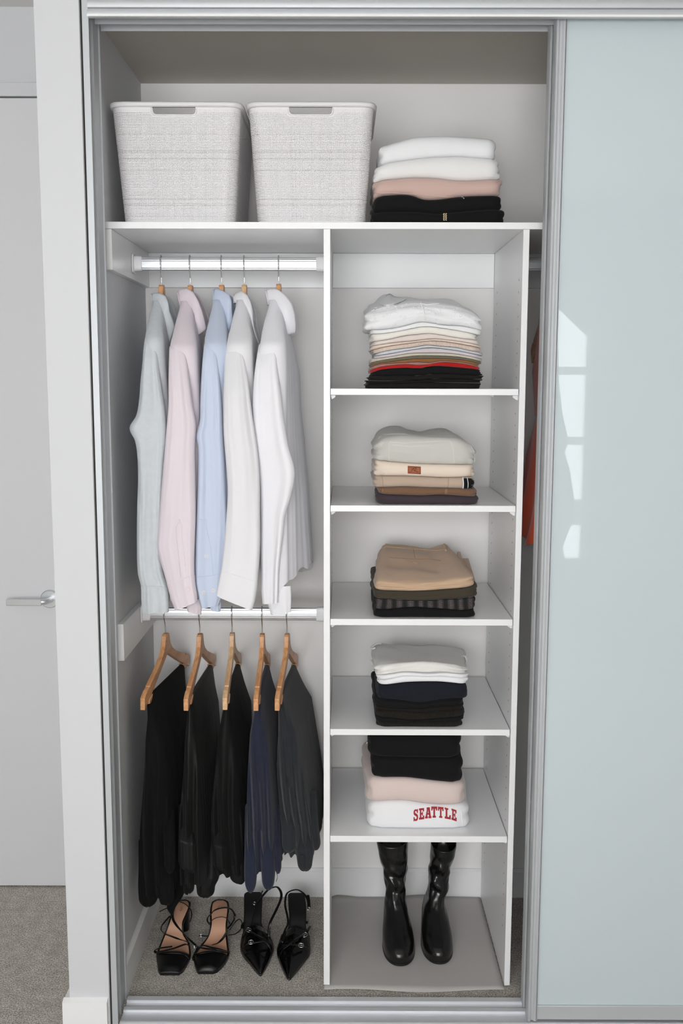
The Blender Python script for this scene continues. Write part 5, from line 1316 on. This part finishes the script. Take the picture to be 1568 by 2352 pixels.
def vamp(st, h, name, m, root, ridge=0., n=26, rows=10, th=.0016, zb=0., open_end=True):
    """closed toe: arched surface over stations (py, pxl, pxr, z)"""
    rr = []
    for i in range((len(st)-1)*rows+1):
        t = i/rows; g = [sinterp([(j, s[q]) for j, s in enumerate(st)], t) for q in range(4)]
        H = interp([(j, hh) for j, hh in enumerate(h)], t)
        a, b = PZ(g[1], g[0], g[3]), PZ(g[2], g[0], g[3]); ring = []
        for j in range(n+1):
            u = -1+2*j/n; p = a.lerp(b, (u+1)/2)
            hh = H*((1-abs(u)**2.4)**.75*(1-ridge)+ridge*(1-abs(u)))
            ring.append(Vector((p.x, p.y, p.z+hh)))
        rr.append(ring)
    vs = [p for r in rr for p in r]; fs = []
    for i in range(len(rr)-1):
        for j in range(n): a = i*(n+1)+j; fs.append((a, a+1, a+n+2, a+n+1))
    return MB().add(vs, fs).build(name, m, root, smooth=True, solid=th)

gs = 'black strappy sandals on the carpet'
def sandal(label, st, ins, heel, straps, c, toe_h, stamp):
    root = thing('strappy_sandal', label, 'sandal', Vector((c[0], c[1], 0)), gs)
    shoe_sole(st, .009, 'sole', L_blk, root)
    shoe_sole(ins, .002, 'insole', L_tan, root, lift=.0016)
    block_heel(*heel, 'heel', L_blk, root)
    k = [s for s in st if s[0] > 2190][:4]
    vamp(k, toe_h, 'toe_cap', L_blk, root)
    for s in straps: strap(*s[:1], root, **(s[1] if len(s) > 1 else {}))
    for q in stamp: MB().tube(curve3([PZ(*p) for p in q], 3), .0007, .0004, 5).build('stamped_letter', L_stamp, root)
    return root
sL = [(2234, 368, 411, .011), (2226, 363, 421, .011), (2210, 361, 431, .011), (2196, 359, 437, .012), (2185, 361, 438, .013), (2165, 369, 434, .018), (2145, 377, 423, .032), (2120, 386, 421, .056), (2100, 392, 429, .070), (2085, 398, 435, .077), (2074, 403, 438, .080), (2070, 407, 435, .081), (2067, 413, 430, .081), (2066, 419, 425, .081)]
iL = [(2202, 366, 428, .012), (2195, 365, 433, .0125), (2185, 366, 434, .0135), (2165, 373, 430, .0185), (2145, 381, 419, .0325), (2120, 390, 418, .0565), (2100, 396, 426, .0705), (2085, 402, 432, .0775), (2076, 407, 433, .0805), (2072, 411, 431, .0813), (2070, 416, 427, .0815)]
t_ = sandal('black square toe strappy sandal with tan insole, the left one of its pair', sL, iL, (402, 436, 2092, 2072, .076),
 [([(363, 2186, .016), (380, 2183, .030), (400, 2178, .036), (425, 2169, .034), (434, 2172, .018)],),
  ([(361, 2190, .014), (368, 2188, .026), (385, 2188, .030), (415, 2189, .028), (428, 2194, .024), (436, 2203, .013)],),
  ([(381, 2146, .034), (392, 2150, .052), (408, 2156, .056), (424, 2161, .040), (432, 2164, .02)],),
  ([(358, 2189, .013), (356, 2183, .018), (366, 2178, .032), (395, 2174, .040)],),
  ([(381, 2146, .034), (371, 2138, .052), (370, 2130, .064), (376, 2120, .074), (390, 2104, .080)], dict(w=.0028)),
  ([(396, 2091, .085), (397, 2110, .085), (405, 2125, .078), (417, 2139, .062), (433, 2156, .035), (450, 2172, .02)],),
  ([(412, 2071, .084), (426, 2077, .090), (438, 2090, .088), (440, 2103, .08), (436, 2118, .066)], dict(w=.0017)),
  ([(388, 2084, .06), (374, 2090, .05), (366, 2094, .045)], dict(w=.003)), ([(396, 2090, .085), (388, 2075, .075), (382, 2062, .07)], dict(w=.004))],
 (-.50, .12), [.001, .012, .016, .016], [[(417, 2082, .084), (414, 2085, .084), (417, 2088, .084), (413, 2091, .084)], [(419, 2085, .084), (416, 2092, .084)], [(411, 2089, .084), (415, 2093, .084)]])
sR = [(2231, 456, 490, .011), (2226, 451, 501, .011), (2210, 446, 516, .011), (2197, 445, 524, .012), (2187, 446, 526, .013), (2170, 462, 524, .018), (2150, 477, 522, .030), (2125, 482, 521, .052), (2100, 482, 524, .069), (2085, 483, 526, .077), (2073, 486, 525, .080), (2069, 490, 521, .081), (2066, 497, 515, .081), (2065, 503, 509, .081)]
iR = [(2200, 454, 512, .012), (2195, 452, 520, .0125), (2186, 453, 522, .0135), (2170, 467, 520, .0185), (2150, 480, 518, .0305), (2125, 486, 518, .0525), (2100, 486, 521, .0695), (2085, 487, 522, .0775), (2076, 489, 521, .0805), (2072, 493, 518, .0813), (2069, 499, 512, .0815)]
t_ = sandal('black square toe strappy sandal with tan insole, the right one of its pair', sR, iR, (487, 523, 2092, 2072, .076),
 [([(452, 2186, .016), (465, 2172, .032), (485, 2176, .038), (508, 2181, .034), (527, 2186, .016)],),
  ([(447, 2190, .014), (455, 2190, .027), (470, 2187, .031), (495, 2184, .030), (512, 2186, .026), (526, 2189, .013)],),
  ([(450, 2172, .022), (458, 2176, .030), (475, 2179, .034), (497, 2182, .032)], dict(w=.004)),
  ([(488, 2170, .034), (500, 2166, .046), (511, 2156, .052), (520, 2142, .045)],),
  ([(483, 2102, .073), (491, 2092, .092), (506, 2086, .098), (522, 2085, .096), (534, 2092, .088), (539, 2106, .07), (532, 2122, .05), (522, 2133, .04)],),
  ([(480, 2124, .054), (482, 2119, .068), (492, 2110, .078), (508, 2106, .08), (521, 2110, .074), (528, 2122, .055)], dict(w=.0015)),
  ([(483, 2100, .07), (477, 2108, .06), (476, 2115, .055), (481, 2123, .052)], dict(w=.0022)),
  ([(525, 2148, .02), (540, 2145, .02), (552, 2135, .02), (556, 2122, .02), (551, 2112, .02), (544, 2114, .02), (535, 2124, .02), (528, 2135, .022)], dict(w=.0022)),
  ([(453, 2176, .02), (448, 2188, .012), (443, 2199, .007), (444, 2206, .007), (449, 2200, .01), (458, 2193, .018)], dict(w=.0022))],
 (-.40, .12), [.001, .012, .016, .016], [[(504, 2080, .084), (501, 2083, .084), (505, 2085, .084)], [(510, 2081, .084), (507, 2086, .084)]])
buckle(461, 2149, .02, .0055, t_, (0, -.3, .9)); buckle(446, 2175, .012, .004, t_, (0, -.3, .9))
for r_x, y_, z_ in ((472, 2150, .03),): strap([(463, 2149, .022), (472, 2150, .026), (479, 2150, .03)], t_, w=.003)

gh = 'black pointed slingback heels on the carpet'
def sling(label, st, vst, vh, heel, straps, bks, c, side, seams):
    root = thing('slingback_heel', label, 'shoe', Vector((c[0], c[1], 0)), gh)
    shoe_sole(st, .006, 'sole', L_blk, root)
    shoe_sole([s for s in st if s[0] < 2200], .002, 'insole', L_matte, root, inset=.0025, lift=.0016)
    block_heel(*heel, 'heel', L_pat, root, taper=.5)
    vamp(vst, vh, 'vamp', L_pat, root, ridge=.45)
    for s in straps: strap(*s[:1], root, **dict(dict(m=L_blk, w=.0036), **(s[1] if len(s) > 1 else {})))
    for b in bks: buckle(*b[:4], root, *(b[4:]))
    return root
aL = [(2238, 595.5, 600.5, .007), (2230, 588, 606, .008), (2212, 573, 616, .010), (2196, 559, 623, .012), (2180, 552, 628, .015), (2162, 553, 625, .024), (2145, 557, 617, .036), (2125, 559, 602, .052), (2100, 560, 601, .072), (2080, 560, 602, .083), (2062, 560, 603, .088), (2053, 561, 602, .089), (2049, 566, 598, .089)]
t_ = sling('pointed black slingback heel with two silver buckles, the left one of its pair', aL,
 aL[:7], [.004, .014, .027, .036, .042, .040, .030], (566, 597, 2072, 2054, .086),
 [([(617, 2152, .045), (618, 2130, .065), (622, 2115, .08), (634, 2090, .095), (643, 2070, .105), (646, 2055, .112), (642, 2043, .118), (634, 2037, .12), (618, 2042, .116), (605, 2055, .108), (594, 2069, .1), (587, 2077, .095)], dict(w=.0042)),
  ([(586, 2078, .096), (583, 2100, .085), (578, 2120, .07), (571, 2138, .058)], dict(w=.0012)),
  ([(556, 2150, .045), (566, 2136, .062), (575, 2140, .066), (592, 2150, .07), (608, 2160, .066), (620, 2176, .05), (624, 2194, .026)], dict(w=.0040)),
  ([(557, 2180, .03), (566, 2170, .050), (580, 2166, .060), (605, 2163, .062), (622, 2180, .03)], dict(w=.0036)),
  ([(556, 2134, .05), (557, 2124, .056), (562, 2118, .06)], dict(w=.005)), ([(600, 2052, .108), (603, 2046, .112)], dict(w=.002))],
 [(571, 2136, .068, .0075, (0, -.5, .85), (1, -.5, 0)), (576, 2164, .062, .0075, (0, -.5, .85), (1, .1, 0)), (584, 2075, .098, .005, (0, -.5, .85), (.3, 1, 0))], (-.27, .12), 1, [])
aR = [(2248, 661.5, 666.5, .007), (2240, 656, 673, .008), (2222, 647, 688, .010), (2204, 640, 702, .012), (2190, 636, 711, .015), (2172, 638, 712, .024), (2150, 645, 711, .036), (2130, 661, 703, .052), (2105, 664, 703, .072), (2082, 662, 703, .083), (2064, 661, 701, .088), (2055, 661, 700, .089), (2051, 665, 696, .089)]
t_ = sling('pointed black slingback heel with two silver buckles, the right one of its pair', aR,
 aR[:7], [.004, .014, .027, .036, .042, .040, .030], (667, 695, 2074, 2056, .086),
 [([(648, 2165, .045), (653, 2140, .06), (661, 2122, .075), (660, 2105, .085), (655, 2082, .098), (655, 2066, .106), (659, 2052, .114), (671, 2045, .12), (684, 2044, .12), (697, 2052, .114), (705, 2064, .106), (708, 2078, .098), (707, 2088, .09)], dict(w=.0034)),
  ([(707, 2056, .112), (709, 2070, .104), (710, 2085, .092)], dict(w=.0045)),
  ([(641, 2198, .022), (648, 2183, .046), (662, 2170, .062), (680, 2158, .070), (697, 2146, .066), (707, 2136, .056)], dict(w=.0040)),
  ([(640, 2182, .028), (654, 2172, .052), (675, 2170, .062), (692, 2172, .060), (706, 2178, .040)], dict(w=.0036)),
  ([(700, 2150, .062), (706, 2138, .066), (712, 2127, .064)], dict(w=.004)), ([(703, 2122, .055), (705, 2116, .06)], dict(w=.004))],
 [(700, 2147, .068, .0075, (0, -.5, .85), (1, .7, 0)), (691, 2171, .064, .0075, (0, -.5, .85), (1, -.1, 0)), (708.5, 2087, .092, .005, (.4, -.5, .85), (.5, 1, 0))], (-.14, .11), -1, [])

# ankle boots under the tower
gb = 'black leather boots under the lowest tower shelf'
def boot(label, toe, heelc, prof, rim_tilt, seed, lean, ht=.295):
    """prof: (py, pxl, pxr) silhouette; toe: world xy of the toe tip, heelc: world xy of the heel back"""
    yt, yh = toe[1], heelc[1]; cx0 = toe[0]
    root = thing('leather_boot', label, 'boot', Vector((cx0, (yt+yh)/2, .004)), gb)
    L_ = yh-yt; n = 72; rings = []
    zs = [.011, .016, .024, .034, .044, .052, .060, .070, .080, .092, .105, .12, .135, .15, .165, .18, .195, .21, .225, .24, .255, .27, .285, .295]
    fr = [(.011, .004), (.03, .002), (.04, .006), (.05, .018), (.058, .038), (.066, .062), (.078, .088), (.092, .112), (.108, .132), (.125, .146), (.15, .156), (.20, .160), (.295, .150)]
    bk = [(.011, .010), (.03, .004), (.06, 0), (.09, .002), (.13, .016), (.17, .020), (.22, .010), (.295, -.006)]
    dense = []
    for a, b in zip(zs, zs[1:]):
        for k in range(4): dense.append(lerp(a, b, k/4))
    dense.append(zs[-1])
    while dense[-1] < ht: dense.append(dense[-1]+.004)
    for z in dense:
        yf = yt+interp(fr, z); yb = yh-interp(bk, z); yc = (yf+yb)/2; hd = (yb-yf)/2
        # silhouette width at this height, taken where the foot is widest
        yw = lerp(yf+.07, yc, min(1, max(0, (z-.05)/.08))) if z < .13 else yc
        # screen row of the point (yw, z)
        fyy = yw+CAM_D; vec = Vector((cx0, yw, z))-Vector(CAMP)
        py = 1176-F_PX*vec.dot(Vector(u_))/vec.dot(Vector(f_))
        l, r = sinterp([(a, b) for a, b, c in prof], py), sinterp([(a, c) for a, b, c in prof], py)
        A, B_ = P(l, py, yw), P(r, py, yw); xc = (A.x+B_.x)/2; hw = (B_.x-A.x)/2
        if z < .05: hw = max(hw, .038)
        rg = []
        cr = max(0, min(1, (z-.07)/.05))*max(0, 1-max(0, z-.22)/.08)
        for j in range(n):
            a = 2*math.pi*j/n; ca, sa = math.cos(a), math.sin(a)
            e = .9 if z > .1 else .78
            x = hw*math.copysign(abs(ca)**e, ca); y = hd*math.copysign(abs(sa)**e, sa)
            front = max(0, -sa)
            if z < .1:                                     # the heel end is narrower than the ball
                x *= lerp(1, .72, max(0, (y/hd+.1)/1.1)*max(0, 1-max(0, z-.03)/.07)) if y > -.1*hd else 1
                if y < -.55*hd: x *= 1-.10*((-.55-y/hd)/.45)**2
            ww = cr*(.0045*fn(ca*1.6+seed, z*26+sa*1.4, seed, 1)+.0032*math.sin(z*120+ca*3+2*fn(z*9, seed, 0, 1))*front+.003*fn(ca*3, z*50, sa*2+seed, 1))
            dn = Vector((ca, sa, 0))
            zz = z+max(0, (y/hd))*.0 
            rise = .034*max(0, min(1, (y/hd+.1)/1.))**1.4*max(0, 1-(z-.011)/.09) if z < .1 else 0
            tilt = rim_tilt*max(0, (z-.24)/.055)*(y/hd) if z > .24 else 0
            rg.append(Vector((xc+x, yc+y, z+rise+tilt))+dn*ww)
        rings.append(rg)
    top = rings[-1]; c = sum(top, Vector())/n
    ins = []
    for k, dz in ((.965, .0005), (.94, -.004), (.88, -.03), (.7, -.06)): ins.append([c+Vector(((p.x-c.x)*k, (p.y-c.y)*k, p.z-c.z+dz)) for p in top])
    MB().rings(rings+ins, True, True).build('upper', L_boot, root, smooth=True)
    # sole plate following the foot outline, and the stacked heel
    o = rings[3]; cc = sum(o, Vector())/n
    lo, md, hi = [], [], []
    for p in o:
        q = Vector((cc.x+(p.x-cc.x)*1.012, cc.y+(p.y-cc.y)*1.008, 0)); v = max(0, min(1, (q.y-cc.y+.01)/(L_/2)))**1.4
        lo.append(Vector((q.x, q.y, .0062+.034*v))); md.append(Vector((q.x, q.y, .009+.034*v))); hi.append(Vector((q.x, q.y, .0125+.034*v)))
    MB().rings([lo, md, hi]).build('sole', L_sole, root, smooth=True, auto=40)
    hy0, hy1 = yh-.062, yh-.004; hxw = .030; hx = sum(p.x for p in o if p.y > hy0)/max(1, len([p for p in o if p.y > hy0])); pr = rrect(hxw, (hy1-hy0)/2, .018, 6)
    MB().rings([[Vector((hx+p[0]*k, (hy0+hy1)/2+p[1]*k, z)) for p in pr] for z, k in ((.0062, .92), (.012, .93), (.034, .97), (.044, 1.))]).build('heel', L_sole, root, smooth=True, auto=50)
    # seams: toe crease and back shaft seam
    return root
boot('black leather boot with creased ankle, the left one of its pair', (.150, .088), (.150, .345),
 [(1925, 863, 937), (1960, 870, 936), (1990, 877, 934), (2015, 881, 932), (2045, 886, 930), (2070, 884, 933), (2100, 881, 938), (2130, 880, 943), (2160, 879, 951), (2185, 879, 954), (2205, 880, 953), (2226, 884, 950)], .012, 3, 0, .318)
boot('black leather boot with creased ankle, the right one of its pair', (.262, .098), (.262, .352),
 [(1940, 989, 1047), (1957, 989, 1044), (1985, 986, 1036), (2010, 984, 1030), (2040, 981, 1028), (2060, 977, 1020), (2075, 972, 1020), (2100, 969, 1028), (2130, 969, 1034), (2160, 969, 1040), (2185, 968, 1041), (2205, 970, 1039), (2222, 976, 1034)], .012, 9, 0)
